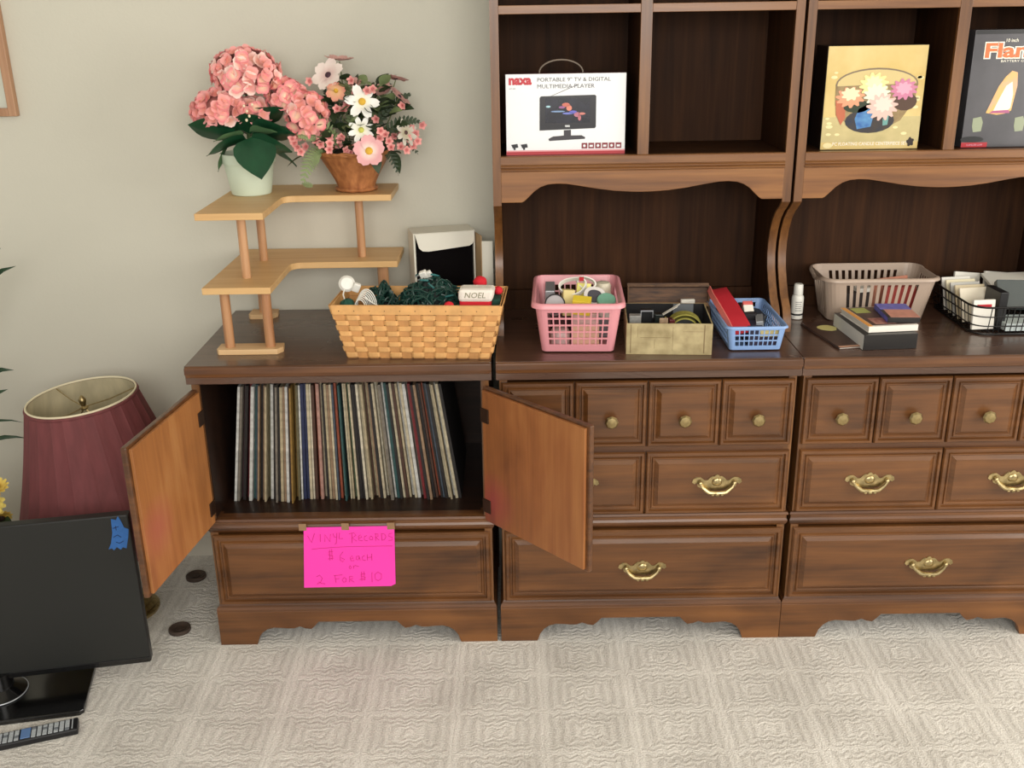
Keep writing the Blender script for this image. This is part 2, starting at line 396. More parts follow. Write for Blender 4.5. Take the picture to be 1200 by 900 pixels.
# doors of the record cabinet (local frame: hinge at origin, leaf runs along +x when closed)
def door(sign, hx, ang, label, inner_mat):
    """sign +1: left leaf, opens to the left; -1: right leaf"""
    Ld = 0.366; M = Matrix.Translation((hx, -0.012, 0)) @ Matrix.Rotation(ang, 4, 'Z')
    def bx(a, b, y0, y1, z0, z1): return MB().box(min(a * sign, b * sign), max(a * sign, b * sign), y0, y1, z0, z1, M)
    d = bx(0, Ld, 0.0, 0.014, 0.384, 0.757).build('door', W_TRIM, cab, bevel=0.003, label=label)
    bx(0.006, Ld - 0.010, 0.014, 0.022, 0.391, 0.750).build('inner_panel', inner_mat, d, bevel=0.001)
    st = nested_panel(0.012, Ld - 0.012, 0.395, 0.746, [(0, 0.001), (0, -0.003), (0.010, -0.005), (0.016, -0.001), (0.030, -0.007)])
    st.v = [tuple(M @ Vector((x * sign, y, z))) for x, y, z in st.v]
    st.build('panel', W_FRONT, d)
    for z in (0.685, 0.435):
        MB().box(*(sorted((0.0, 0.030 * sign))), 0.0215, 0.025, z - 0.019, z + 0.019, M).build('hinge', HINGE, d, bevel=0.003)
    return d
door(1, 0.014, math.radians(-97.5), 'left door, blond inner face showing', W_DOOR_L)
door(-1, 0.750, math.radians(132.5), 'right door, stained inner face showing', W_DOOR_R)

# ------------------------------------------------------------------ hutches
def hutch(label, x0, up_z):
    t = thing('hutch', label, 'hutch', (x0, 0, MT + 0.0002))
    HW = 0.758; TH = 0.021; FY = 0.209; BY = 0.49; H = 1.14; z0 = MT
    Z = lambda z: z - z0
    prof = [(BY, 0), (0.212, 0), (0.214, 0.03), (0.232, 0.06), (0.262, 0.085), (0.288, 0.12), (0.308, 0.155), (0.317, 0.19), (0.316, 0.22), (0.306, 0.255), (0.285, 0.29), (0.258, 0.315), (0.230, 0.332), (FY, 0.348), (FY, H), (BY, H)]
    fr = prof[1:-1]
    for xa in (0, HW - TH):
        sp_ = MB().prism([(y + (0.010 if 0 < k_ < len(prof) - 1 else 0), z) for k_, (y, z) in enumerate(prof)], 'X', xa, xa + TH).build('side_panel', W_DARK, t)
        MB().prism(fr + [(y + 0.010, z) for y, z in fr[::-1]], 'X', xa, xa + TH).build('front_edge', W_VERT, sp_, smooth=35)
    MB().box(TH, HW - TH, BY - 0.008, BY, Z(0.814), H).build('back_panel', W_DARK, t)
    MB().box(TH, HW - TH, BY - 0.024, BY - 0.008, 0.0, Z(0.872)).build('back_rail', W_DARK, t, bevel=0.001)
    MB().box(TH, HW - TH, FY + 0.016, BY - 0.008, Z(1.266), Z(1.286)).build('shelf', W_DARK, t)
    # front rail with two beads
    pr = [(FY + 0.016, 1.286), (FY - 0.001, 1.286), (FY - 0.003, 1.284), (FY - 0.003, 1.266), (FY + 0.001, 1.264)]
    for zc in (1.2595, 1.2515):
        pr += [(FY + 0.001 - 0.005 * math.sin(PI * k / 5), zc + 0.0038 - 0.0076 * k / 5) for k in range(6)]
    pr += [(FY + 0.001, 1.246), (FY + 0.016, 1.246)]
    MB().prism([(y, Z(z)) for y, z in pr], 'X', TH, HW - TH).build('shelf_rail', W_TRIM_L, t, smooth=30)
    # scalloped apron
    iw = HW - 2 * TH; bot = []
    half = [(0, 1.170), (0.052, 1.170), (0.058, 1.173), (0.070, 1.184), (0.084, 1.198), (0.100, 1.2085), (0.118, 1.2145), (0.140, 1.2165), (0.165, 1.2155), (0.20, 1.210), (0.245, 1.202), (0.29, 1.196), (0.33, 1.1935), (iw / 2, 1.193)]
    bot = half + [(iw - x, z) for x, z in half[-2::-1]]
    MB().prism([(TH + x, Z(z)) for x, z in bot] + [(HW - TH, Z(1.247)), (TH, Z(1.247))], 'Y', FY, FY + 0.016).build('apron', W_FRONT_L, t, bevel=0.001)
    dx = 0.3640
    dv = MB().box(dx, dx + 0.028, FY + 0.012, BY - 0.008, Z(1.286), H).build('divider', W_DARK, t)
    MB().box(dx, dx + 0.028, FY, FY + 0.012, Z(1.286), H).build('front_edge', W_VERT, dv, bevel=0.001)
    for xa, xb in ((TH, dx), (dx + 0.028, HW - TH)):
        MB().box(xa, xb, FY + 0.001, BY - 0.008, Z(up_z), Z(up_z + 0.02)).build('upper_shelf', W_TRIM_L, t, bevel=0.001)
    MB().box(TH, HW - TH, FY, BY - 0.008, H - 0.02, H).build('top_panel', W_TRIM_L, t)
    return t
W_FRONT_L = wood('maple_hutch_apron', (152, 104, 54), (130, 84, 42), (98, 60, 28), 'X', blotch=0.45)
W_TRIM_L = wood('maple_hutch_rail', (142, 98, 54), (120, 78, 42), (88, 54, 28), 'X', blotch=0.35)
hutch('left wooden hutch, an empty cell beside a portable television carton', 0.7715, 1.622)
hutch('right wooden hutch holding two upright cartons, cut by the right photo edge', 1.5375, 1.622)

# ------------------------------------------------------------------ vinyl records
CREAM = [(214, 200, 168), (226, 216, 190), (206, 190, 156), (220, 204, 176), (196, 180, 150)]
pal = {'white': (226, 226, 220), 'grey': (134, 126, 114), 'plum': (82, 34, 52), 'red': (132, 30, 36), 'teal': (48, 92, 92), 'tan': (168, 138, 108),
       'cream': (214, 200, 170), 'black': (34, 28, 28), 'olive': (112, 104, 72), 'mustard': (160, 124, 58), 'navy': (36, 46, 88), 'pink': (196, 150, 136),
       'orange': (178, 88, 58), 'green': (92, 116, 84), 'brown': (84, 54, 40), 'ivory': (230, 220, 196), 'buff': (196, 180, 146), 'slate': (78, 90, 104)}
seq = ('white grey plum black red white teal slate tan black tan buff olive white black grey black buff tan white brown mustard mustard olive white navy navy cream ivory brown '
       'orange pink cream black buff tan cream slate orange buff teal black cream buff green cream black black ivory cream buff brown buff tan black '
       'cream ivory buff grey white teal black cream brown buff white cream white grey red black tan black brown orange black slate black cream buff white cream black').split()
SLEEVE = {k: mat('sleeve_' + k, tuple(int(q * 0.92) for q in v), 0.6, var=0.45, vscale=90, stretch=(0.3, 1, 0.6), bump=0.1) for k, v in pal.items()}
n = len(seq); LPH = 0.3345
ths = [random.uniform(0.0042, 0.0078) for _ in range(n)]
k0 = 0.532 / sum(ths); ths = [q * k0 for q in ths]
words = 'first second third fourth fifth sixth seventh eighth ninth tenth eleventh twelfth thirteenth fourteenth fifteenth sixteenth seventeenth eighteenth nineteenth'.split()
tens = {20: 'twentieth', 30: 'thirtieth', 40: 'fortieth', 50: 'fiftieth', 60: 'sixtieth', 70: 'seventieth', 80: 'eightieth', 90: 'ninetieth'}
tw = {2: 'twenty', 3: 'thirty', 4: 'forty', 5: 'fifty', 6: 'sixty', 7: 'seventy', 8: 'eighty', 9: 'ninety'}
def ordw(i): return words[i - 1] if i < 20 else (tens[i] if i % 10 == 0 else tw[i // 10] + '-' + words[i % 10 - 1])
xt = 0.094; slack = (0.622 - 0.532) / n; xb = 0.050
for i in range(n):
    th = ths[i]
    # top and bottom positions of the left face; lean comes from the difference
    a = (xt - xb) / LPH; ang = math.asin(max(-0.3, min(0.3, a)))     # + : top leans to the right
    side = 'just right of the ' + seq[i - 1] + ' one' if i else 'at the left end of the row'
    lab = f'{seq[i]} record sleeve, {ordw(i + 1)} from the left in the cabinet, {side}'
    if len(lab.split()) > 16: lab = f'{seq[i]} record sleeve, {ordw(i + 1)} from the left in the cabinet'
    y0 = 0.115 + random.choice((0, 0, 0.002, 0.005, -0.006, 0.012, -0.013, 0.018)) + (0.012 if 14 < i < 22 else 0) * (-1)
    o = thing('vinyl_record', lab, 'record', (0, 0, 0), 0, 'vinyl records in the open cabinet')
    hh = LPH - random.choice((0, 0, 0.001, 0.003))
    # lift so that the lower corner stands on the cabinet floor
    lift = th * math.sin(-ang) if ang < 0 else th * math.sin(ang)
    ox = xb if ang < 0 else xb
    o.location = (xb + (0 if ang >= 0 else 0), y0, 0.3853 + (th * math.sin(abs(ang)) if ang > 0 else 0))
    o.rotation_euler = (0, ang, 0)
    MB().box(0.0002, th - 0.0004, 0.0, 0.315, 0.0, hh).build('sleeve', SLEEVE[seq[i]], o)
    MB().box(th * 0.35, th * 0.6, 0.006, 0.012, 0.001, hh + 0.0004).build('disc_edge', SLEEVE['black'], o) if i % 9 == 4 else None
    xt += th; xb += th + slack

# ------------------------------------------------------------------ blond corner shelf
et = thing('corner_shelf', 'blond wood three-tier corner stand on the record cabinet', 'shelf stand', (0.05, 0.05, MT + 0.0004))
def l_shape(w1, d1, w2, d2, r=0.03):
    """wing widths w1 (left arm), full depth d1, full width w2, back arm depth d2"""
    c = [(0, 0), (w1, 0)]
    cx, cy = w1 + r, d1 - d2 - r
    c += [(cx + r * math.cos(a), cy + r * math.sin(a)) for a in [PI - k * PI / 12 for k in range(0, 7)]]
    c += [(w2, d1 - d2), (w2, d1), (0, d1)]
    return c
ZB = MT
MB().prism([(x, y + 0.012) for x, y in l_shape(0.166, 0.432, 0.450, 0.190)], 'Z', 1.163 - ZB, 1.180 - ZB).build('top_shelf', W_ALDER, et, bevel=0.0015)
MB().prism(l_shape(0.170, 0.444, 0.456, 0.180), 'Z', 0.981 - ZB, 0.998 - ZB).build('middle_shelf', W_ALDER, et, bevel=0.0015)
def foot(x0, x1, y0, y1):
    o = [(x0 + 0.006, y0), (x1 - 0.012, y0), (x1, y0 + (y1 - y0) * 0.4), (x1 - 0.004, y1), (x0, y1), (x0, y0 + 0.01)]
    MB().prism(o, 'Z', 0, 0.014).build('foot', W_ALDER_Y, et, bevel=0.001)
foot(0.008, 0.176, 0.030, 0.085); foot(0.012, 0.092, 0.352, 0.412); foot(0.375, 0.440, 0.300, 0.430)
def dowel(x, y, z0, z1, r=0.0125): MB().lathe([(r, z0), (r, z1)], 16, (x, y)).build('dowel', W_DOWEL, et, smooth=40)
dowel(0.038, 0.058, 0.014, 0.981 - ZB); dowel(0.142, 0.058, 0.014, 0.981 - ZB)
dowel(0.050, 0.385, 0.014, 0.981 - ZB); dowel(0.405, 0.345, 0.014, 0.981 - ZB, 0.0155)
dowel(0.087, 0.105, 0.998 - ZB, 1.163 - ZB, 0.0115); dowel(0.087, 0.300, 0.998 - ZB, 1.163 - ZB, 0.0115); dowel(0.352, 0.330, 0.998 - ZB, 1.163 - ZB, 0.0115)

# ------------------------------------------------------------------ pink sign
PAPER = mat('pink_paper', (255, 62, 184), 0.6); INK = mat('marker_ink', (206, 18, 122), 0.6)
TAPE = mat('clear_tape', (150, 118, 88), 0.2)
sg = thing('paper_sign', 'bright pink handwritten paper sign taped above the bottom drawer', 'sign', (0.252, -0.0085, 0.184))
SW, SH = 0.246, 0.182
out = [(-0.006, 0), (SW - 0.018, 0.0015), (SW - 0.006, 0.008), (SW, SH), (0.008, SH - 0.001)]
MB().prism(out, 'Y', -0.0012, -0.0004).build('paper', PAPER, sg)
ST = ['205,215 240,280 275,190', '330,200 325,275', '370,275 375,205 420,275 430,200', '455,195 465,230 490,235', '495,190 480,290 465,300', '520,190 510,245 550,245',
      '640,195 635,290', '610,200 660,190 680,215 640,240 680,272', '700,245 735,235 725,212 702,225 702,262 740,270', '785,220 760,230 758,265 790,270',
      '825,225 808,240 815,262 838,260 842,238 825,225', '872,200 868,270', '865,205 895,205 895,230 870,238 905,267', '930,200 930,268', '925,202 960,208 972,235 955,262 930,268',
      '1035,200 1002,205 1000,230 1035,242 1030,268 995,270', '235,345 420,333 600,325 1030,325',
      '442,370 397,375 395,405 437,415 437,440 387,445', '408,355 404,460', '430,348 426,455', '540,375 508,415 505,460 530,475 548,450 515,435',
      '605,450 635,440 625,415 605,435 610,465 642,465', '695,420 668,425 662,450 680,460 693,440 695,420 702,465', '750,415 724,430 727,460 757,465', '775,405 775,465', '820,400 818,465', '775,435 820,432',
      '600,515 586,530 595,548 612,540 600,515', '630,515 632,545', '630,527 648,513 685,525',
      '255,622 288,605 312,635 290,680 255,697 275,672 300,690 335,693', '440,610 445,682', '430,612 515,605', '443,645 482,643', '530,632 508,655 520,680 545,675 550,648 530,632',
      '585,625 580,680', '580,625 615,622 613,645 585,652 627,682', '740,598 700,600 698,622 742,632 740,652 682,655', '708,578 704,670', '732,575 730,665', '810,585 805,682', '868,582 838,605 840,655 870,670 900,648 902,602 868,582']
def sc(px, py): return ((px - 148) / 915 * SW + 0.001, (730 - py) / 600 * SH)
for q in ST:
    pts = [sc(*map(float, a.split(','))) for a in q.split()]
    MB().tube([(x, -0.0013, z) for x, z in pts], 0.00085, 5).build('pen_stroke', INK, sg)
for xx in (0.006, 0.118, SW - 0.008):
    MB().box(xx - 0.011, xx + 0.009, -0.0016, -0.0012, SH - 0.010, SH + 0.010).build('tape', TAPE, sg)

# ------------------------------------------------------------------ plastic baskets
def basket_wall(parent, name, m, base, top, h, zb=0.004, corner=(0.02, 0.03), cols=(8, 5), rows=4, mx=0.2, mz=(0.2, 0.12), bar=0.3, th=0.0018, side_m=0.2, vbar=None):
    """base/top = (half width, half depth); openings laid out in rows and columns on every side"""
    def ring(t):
        a = base[0] + (top[0] - base[0]) * t; b = base[1] + (top[1] - base[1]) * t; r = corner[0] + (corner[1] - corner[0]) * t
        pts = []; flag = []
        for (cx, cy, a0, hx, hy, nc, sm) in ((a - r, -b + r, -PI / 2, 1, 0, cols[0], mx), (a - r, b - r, 0, 0, 1, cols[1], side_m), (-a + r, b - r, PI / 2, -1, 0, cols[0], mx), (-a + r, -b + r, PI, 0, -1, cols[1], side_m)):
            # straight run before this corner, then the corner arc
            if hx: s0 = (-hx * (a - r), cy - hx * r); s1 = (hx * (a - r), cy - hx * r)
            else: s0 = (cx + hy * r, -hy * (b - r)); s1 = (cx + hy * r, hy * (b - r))
            ps = [0.0, sm]; w_ = (1 - 2 * sm) / nc
            for k in range(nc):
                ps += [sm + w_ * (k + bar / 2), sm + w_ * (k + 1 - bar / 2)]
            ps += [1 - sm]
            for k, q in enumerate(ps):
                pts.append((s0[0] + (s1[0] - s0[0]) * q, s0[1] + (s1[1] - s0[1]) * q))
                flag.append(k >= 2 and k % 2 == 0 and k < len(ps) - 1)
            for k in range(5):
                an = a0 + PI / 2 * k / 5
                pts.append((cx + r * math.cos(an), cy + r * math.sin(an))); flag.append(False)
        return pts, flag
    lv = [0.0]; hz = (1 - mz[0] - mz[1]) / rows; hole = [False]
    lv.append(mz[1])
    for k in range(rows):
        lv += [mz[1] + hz * (k + (bar if vbar is None else vbar) / 2), mz[1] + hz * (k + 1 - (bar if vbar is None else vbar) / 2)]
    lv += [1 - mz[0], 1.0]
    vs = []; fs = []
    for t in lv:
        p, fl = ring(t); vs += [(x, y, zb + (h - zb) * t) for x, y in p]
    n = len(fl)
    for i in range(len(lv) - 1):
        rh = i >= 2 and i % 2 == 0 and i < len(lv) - 2
        for j in range(n):
            if rh and fl[j]: continue
            fs.append((i * n + j, i * n + (j + 1) % n, (i + 1) * n + (j + 1) % n, (i + 1) * n + j))
    fs.append(tuple(range(n - 1, -1, -1)))
    o = MB().add(vs, fs).build(name, m, parent, solid=th)
    pr, _ = ring(1.0)
    return o, pr
def rim_of(parent, pr, h, m, wd=0.010, drop=0.008, th=0.0022, lift=None):
    z = (lambda x, y: lift(x, y)) if lift else (lambda x, y: 0)
    mb = MB(); n = len(pr); c = []
    for k, (x, y) in enumerate(pr):
        L_ = math.hypot(x, y); a = Vector(pr[(k + 1) % n]) - Vector(pr[k - 1]); nn = Vector((a.y, -a.x)).normalized()
        c.append((x, y, nn))
    prof = [(-0.001, -0.001), (0.001, 0.0015), (wd * 0.7, 0.0012), (wd, -0.002), (wd + 0.001, -drop), (wd - 0.001, -drop), (wd - 0.0018, -0.0035), (0.001, -0.002)]
    vs = []
    for x, y, nn in c:
        for o_, dz in prof: vs.append((x + nn.x * o_, y + nn.y * o_, h + dz + z(x, y)))
    k = len(prof)
    fs = [(i * k + j, ((i + 1) % n) * k + j, ((i + 1) % n) * k + (j + 1) % k, i * k + (j + 1) % k) for i in range(n) for j in range(k)]
    return mb.add(vs, fs).build('rim', m, parent, smooth=50)

PINK = mat('pink_plastic', (222, 150, 158), 0.35); BLUE = mat('blue_plastic', (136, 168, 216), 0.35); BEIGE = mat('taupe_plastic', (176, 156, 140), 0.38)
WHITE = mat('white_plastic', (232, 230, 222), 0.4); BLACK = mat('black_plastic', (22, 22, 24), 0.35); GREY = mat('grey_plastic', (150, 150, 156), 0.4)
CLEAR = mat('clear_plastic', (225, 232, 232), 0.08, trans=0.85)
YEL = mat('yellow_card', (236, 208, 62), 0.5); PALEY = mat('pale_yellow_card', (222, 204, 140), 0.5); RED = mat('red_fabric', (184, 32, 46), 0.7)
PEACH = mat('peach_card', (226, 182, 156), 0.6); MINT = mat('mint_lid', (118, 170, 148), 0.4); SILV = mat('silver_print', (172, 176, 182), 0.3, 0.4)
WPAPER = mat('white_paper', (236, 232, 222), 0.7); PURPLE = mat('violet_print', (98, 84, 150), 0.5)

pb = thing('plastic_basket', 'pink plastic basket of craft supplies on the middle chest top', 'basket', (0.985, 0.165, MT + 0.0005), math.radians(-2.5))
o, pr = basket_wall(pb, 'basket_wall', PINK, (0.091, 0.105), (0.107, 0.145), 0.138, cols=(10, 9), rows=5, mx=0.03, mz=(0.16, 0.13), bar=0.22, side_m=0.03, corner=(0.014, 0.022))
rim_of(pb, pr, 0.138, PINK, wd=0.009, drop=0.011)
def at_basket(root, x, y, z): return root.matrix_basis @ Vector((x, y, z))
def in_b(root, name, label, cat, x, y, z, rz=0, group=None):
    a = root.rotation_euler[2]; c, s_ = math.cos(a), math.sin(a)
    return thing(name, label, cat, (root.location[0] + c * x - s_ * y, root.location[1] + s_ * x + c * y, root.location[2] + z), a + rz, group)
def carton(mb_dims, m, root, name='box', **k):
    x, y, z = mb_dims; return MB().box(-x / 2, x / 2, -y / 2, y / 2, 0, z).build(name, m, root, bevel=0.001, **k)
def one(root, name, label, cat, dims, m, x, y, z, rz=0, tilt=None):
    """a thing that is one mesh, standing in a basket"""
    a = root.rotation_euler[2]; c, s_ = math.cos(a), math.sin(a)
    o = MB().box(-dims[0] / 2, dims[0] / 2, -dims[1] / 2, dims[1] / 2, 0, dims[2]).build(name, m, None, bevel=0.0012)
    o.location = (root.location[0] + c * x - s_ * y, root.location[1] + s_ * x + c * y, root.location[2] + z)
    o.rotation_euler = ((tilt[0] if tilt else 0), (tilt[1] if tilt else 0), a + rz)
    return tag(o, label, cat)
# lower layer (seen through the openings), then the things on top
one(pb, 'craft_box', 'peach cardboard box low in the pink basket, seen through its front openings', 'box', (0.068, 0.09, 0.060), PEACH, 0.020, -0.045, 0.006)
one(pb, 'fabric_bundle', 'pale pink folded fabric lying on the peach box in the pink basket', 'fabric', (0.066, 0.088, 0.030), mat('pale_pink_cloth', (214, 176, 172), 0.9, var=0.3, vscale=60), 0.020, -0.045, 0.0670)
t = in_b(pb, 'jar', 'small round clear jar low at the left front of the pink basket', 'jar', -0.045, -0.062, 0.006)
MB().lathe([(0.024, 0), (0.026, 0.006), (0.026, 0.036), (0.020, 0.046), (0, 0.048)], 20).build('body', mat('rosy_glass', (206, 178, 176), 0.25), t, smooth=40)
one(pb, 'craft_box', 'dark maroon box at the back left of the pink basket', 'box', (0.08, 0.085, 0.070), mat('maroon_card', (70, 28, 32), 0.6), -0.030, 0.040, 0.006)
one(pb, 'craft_box', 'grey craft box low at the back right of the pink basket', 'box', (0.055, 0.10, 0.072), GREY, 0.055, 0.056, 0.006)
t = in_b(pb, 'spool', 'pale grey spool with black edge at the front left of the pink basket', 'spool', -0.058, -0.058, 0.083)
MB().lathe([(0.023, 0), (0.0235, 0.036), (0.020, 0.037), (0, 0.037)], 24, M=Matrix.Translation((0, 0, 0.026)) @ Matrix.Rotation(math.radians(62), 4, 'X') @ Matrix.Translation((0, 0, -0.012))).build('body', mat('pale_grey_thread', (176, 172, 176), 0.7), t, smooth=40)
MB().tube([(0.0245 * math.cos(a), 0.0245 * math.sin(a), 0.037) for a in [2 * PI * k / 28 for k in range(28)]], 0.0016, 6, closed=True).build('edge', BLACK, t)
t.children[1].matrix_local = Matrix.Translation((0, 0, 0.026)) @ Matrix.Rotation(math.radians(62), 4, 'X') @ Matrix.Translation((0, 0, -0.012))
t = in_b(pb, 'clear_case', 'grey translucent case standing along the left wall of the pink basket', 'case', -0.072, 0.045, 0.083)
MB().box(-0.012, 0.014, -0.05, 0.05, 0, 0.052).build('case', SILV, t, bevel=0.003)
one(pb, 'yellow_pack', 'pale yellow carton standing left of centre in the pink basket', 'box', (0.030, 0.03, 0.066), PALEY, -0.026, -0.034, 0.078, 0.15, (-0.15, 0.06))
one(pb, 'yellow_pack', 'bright yellow pack lying at the front middle of the pink basket', 'box', (0.046, 0.030, 0.040), YEL, 0.008, -0.078, 0.098, -0.1, (0.25, 0.08))
one(pb, 'yellow_pack', 'lemon coloured card upright under the white ribbon in the pink basket', 'card', (0.036, 0.012, 0.056), mat('lemon_card', (240, 232, 128), 0.5), 0.012, -0.008, 0.098, 0.1, (-0.25, 0.12))
def ribbon(name, label, c, r1, r2, wd, th, m, root, rx, ry, rz=0):
    t = in_b(root, name, label, 'ribbon', *c)
    M = Euler((rx, ry, rz)).to_matrix().to_4x4()
    mb = MB(); vs = []; n = 36
    for k in range(n):
        a = 2 * PI * k / n; q = 1 + 0.06 * math.sin(3 * a)
        for rr, zz in ((r1 - th, -wd / 2), (r1, -wd / 2), (r1, wd / 2), (r1 - th, wd / 2)):
            vs.append(M @ Vector((rr * q * math.cos(a), rr * r2 / r1 * q * math.sin(a), zz)))
    fs = [(k * 4 + j, k * 4 + (j + 1) % 4, ((k + 1) % n) * 4 + (j + 1) % 4, ((k + 1) % n) * 4 + j) for k in range(n) for j in range(4)]
    mb.add(vs, fs).build('band', m, t, smooth=40); return t
ribbon('ribbon_roll', 'white loop of ribbon draped highest on top of the pink basket', (-0.012, -0.015, 0.148), 0.036, 0.026, 0.014, 0.004, WHITE, pb, 0.75, -0.15)
ribbon('ribbon_roll', 'second white ribbon loop with a red mark beside the highest one', (0.022, 0.010, 0.150), 0.026, 0.018, 0.012, 0.004, WHITE, pb, 0.9, 0.3)
MB().box(-0.006, 0.006, -0.003, 0.003, 0, 0.010, Matrix.Translation((-0.012, -0.018, 0.012))).build('red_mark', RED, COL.objects['ribbon_roll.001'])
tr = ribbon('tape_roll', 'white tape roll with a black core at the right in the pink basket', (0.042, -0.036, 0.128), 0.027, 0.025, 0.018, 0.009, mat('bone_tape', (206, 200, 196), 0.5), pb, 1.15, 0.15)
MB().lathe([(0.018, -0.008), (0.018, 0.006), (0, 0.006)], 20, M=Euler((1.15, 0.15, 0)).to_matrix().to_4x4()).build('core', mat('core_dark', (44, 40, 52), 0.5), tr, smooth=40)
t = in_b(pb, 'jar', 'pale cream jar standing at the back right of the pink basket', 'jar', 0.068, 0.060, 0.080)
MB().lathe([(0.020, 0), (0.022, 0.01), (0.022, 0.052), (0.018, 0.060), (0, 0.062)], 20).build('body', mat('cream_jar', (216, 208, 186), 0.4), t, smooth=40)
t = in_b(pb, 'jar', 'white jar with mint green lid at the front right of the pink basket', 'jar', 0.072, -0.040, 0.088)
MJ = Matrix.Rotation(0.5, 4, 'X')
MB().lathe([(0.022, 0), (0.022, 0.036)], 20, M=MJ).build('body', WHITE, t, smooth=40)
MB().lathe([(0.024, 0.036), (0.024, 0.044), (0.022, 0.046), (0, 0.046)], 20, M=MJ).build('lid', MINT, t, smooth=40)

bb = thing('plastic_basket', 'small blue plastic basket with a red strap hanging out', 'basket', (1.4275, 0.175, MT + 0.0005), math.radians(0))
o, pr = basket_wall(bb, 'basket_wall', BLUE, (0.064, 0.122), (0.073, 0.132), 0.066, cols=(9, 14), rows=3, mx=0.03, mz=(0.12, 0.14), bar=0.22, side_m=0.03, corner=(0.009, 0.012))
rim_of(bb, pr, 0.066, BLUE, wd=0.006, drop=0.004)
t = in_b(bb, 'belt', 'red strap folded over the left rim of the blue basket', 'strap', -0.062, 0.0, 0.0)
def strip(pts, wdv, th):
    """a band following pts, wdv = width vector"""
    vs = []; wv = Vector(wdv); k = len(pts)
    for i, p in enumerate(pts):
        p = Vector(p); tt = (Vector(pts[min(i + 1, k - 1)]) - Vector(pts[max(i - 1, 0)])).normalized(); nn = tt.cross(wv).normalized() * th / 2
        for q in (p - wv / 2 - nn, p + wv / 2 - nn, p + wv / 2 + nn, p - wv / 2 + nn): vs.append(q)
    fs = [(i * 4 + j, (i + 1) * 4 + j, (i + 1) * 4 + (j + 1) % 4, i * 4 + (j + 1) % 4) for i in range(k - 1) for j in range(4)] + [(3, 2, 1, 0), tuple((k - 1) * 4 + j for j in range(4))]
    return MB().add(vs, fs)
strip([(0.012, 0.120, 0.098), (0.010, 0.09, 0.099), (0.012, 0.05, 0.094), (0.020, 0.01, 0.083), (0.026, -0.04, 0.070), (0.032, -0.085, 0.056), (0.036, -0.10, 0.040)], (0.044, 0.006, 0.006), 0.003).build('strap', RED, t, smooth=40)
strip([(-0.015, 0.118, 0.100), (-0.0175, 0.06, 0.096), (-0.010, 0.0, 0.082), (0.000, -0.06, 0.062), (0.006, -0.10, 0.045)], (0.006, 0.0, 0.014), 0.003).build('lining', mat('salmon_edge', (226, 120, 110), 0.6), t, smooth=40)
one(bb, 'pouch', 'black pouch beside the red strap in the blue basket', 'pouch', (0.040, 0.11, 0.062), mat('black_cloth', (26, 24, 30), 0.8), 0.000, 0.03, 0.006, 0.1, (0, -0.05))
one(bb, 'pouch', 'navy pouch lying in the front middle of the blue basket', 'pouch', (0.038, 0.075, 0.050), mat('navy_cloth', (48, 48, 70), 0.7), 0.004, -0.075, 0.006, 0.05)
t = in_b(bb, 'tube_carton', 'white and red tube carton leaning in the blue basket', 'tube', 0.008, 0.0, 0.056)
MR = Matrix.Rotation(-0.9, 4, 'X')
MB().box(-0.013, 0.013, -0.010, 0.010, 0.0, 0.030, MR).build('carton', WPAPER, t, bevel=0.002); MB().box(-0.0132, 0.0132, -0.0102, 0.0102, 0.030, 0.042, MR).build('cap_end', mat('rose_card', (206, 96, 92), 0.5), t, bevel=0.002)
one(bb, 'packet', 'clear silvery packet standing right of centre in the blue basket', 'packet', (0.018, 0.07, 0.060), SILV, 0.032, -0.05, 0.006, -0.2, (0, -0.15))
one(bb, 'case', 'dark grey case leaning inside the right end of the blue basket', 'case', (0.026, 0.07, 0.045), mat('charcoal', (48, 50, 54), 0.5), 0.036, 0.055, 0.008, 0.05, (0, 0.22))
one(bb, 'card_box', 'pale yellow box low at the front right of the blue basket', 'box', (0.046, 0.014, 0.022), PALEY, 0.036, -0.106, 0.034)
one(bb, 'card_box', 'dark violet box low at the front right under the pale yellow one', 'box', (0.070, 0.014, 0.026), mat('dark_violet_card', (50, 38, 62), 0.6), 0.024, -0.106, 0.007)

tb = thing('plastic_basket', 'taupe slotted plastic basket at the back of the right chest top', 'basket', (1.816, 0.360, MT + 0.0005), math.radians(-1))
o, pr = basket_wall(tb, 'basket_wall', BEIGE, (0.130, 0.068), (0.152, 0.090), 0.125, cols=(11, 6), rows=1, mx=0.06, mz=(0.14, 0.10), bar=0.50, vbar=0.0, side_m=0.03, corner=(0.030, 0.034), th=0.0022)
rim_of(tb, pr, 0.125, BEIGE, wd=0.008, drop=0.007, lift=lambda x, y: -0.014 * math.exp(-(y / 0.04) ** 2) if abs(x) > 0.14 else 0)
one(tb, 'paperback', 'red book standing at the right in the taupe basket', 'book', (0.085, 0.020, 0.085), mat('brick_red_cover', (178, 70, 62), 0.5), 0.065, -0.036, 0.006, 0.0)
one(tb, 'paperback', 'salmon booklet slanting above the red book in the taupe basket', 'book', (0.10, 0.005, 0.100), mat('salmon_cover', (206, 140, 116), 0.5), 0.055, 0.005, 0.009, 0.05, (0.08, -0.10))
one(tb, 'dark_box', 'dark box at the left in the taupe basket', 'box', (0.09, 0.09, 0.070), mat('umber_card', (48, 36, 32), 0.6), -0.065, -0.005, 0.006)
one(tb, 'white_pack', 'small white pack on the dark box in the taupe basket', 'pack', (0.040, 0.05, 0.012), WPAPER, -0.035, -0.02, 0.0765, 0.2)

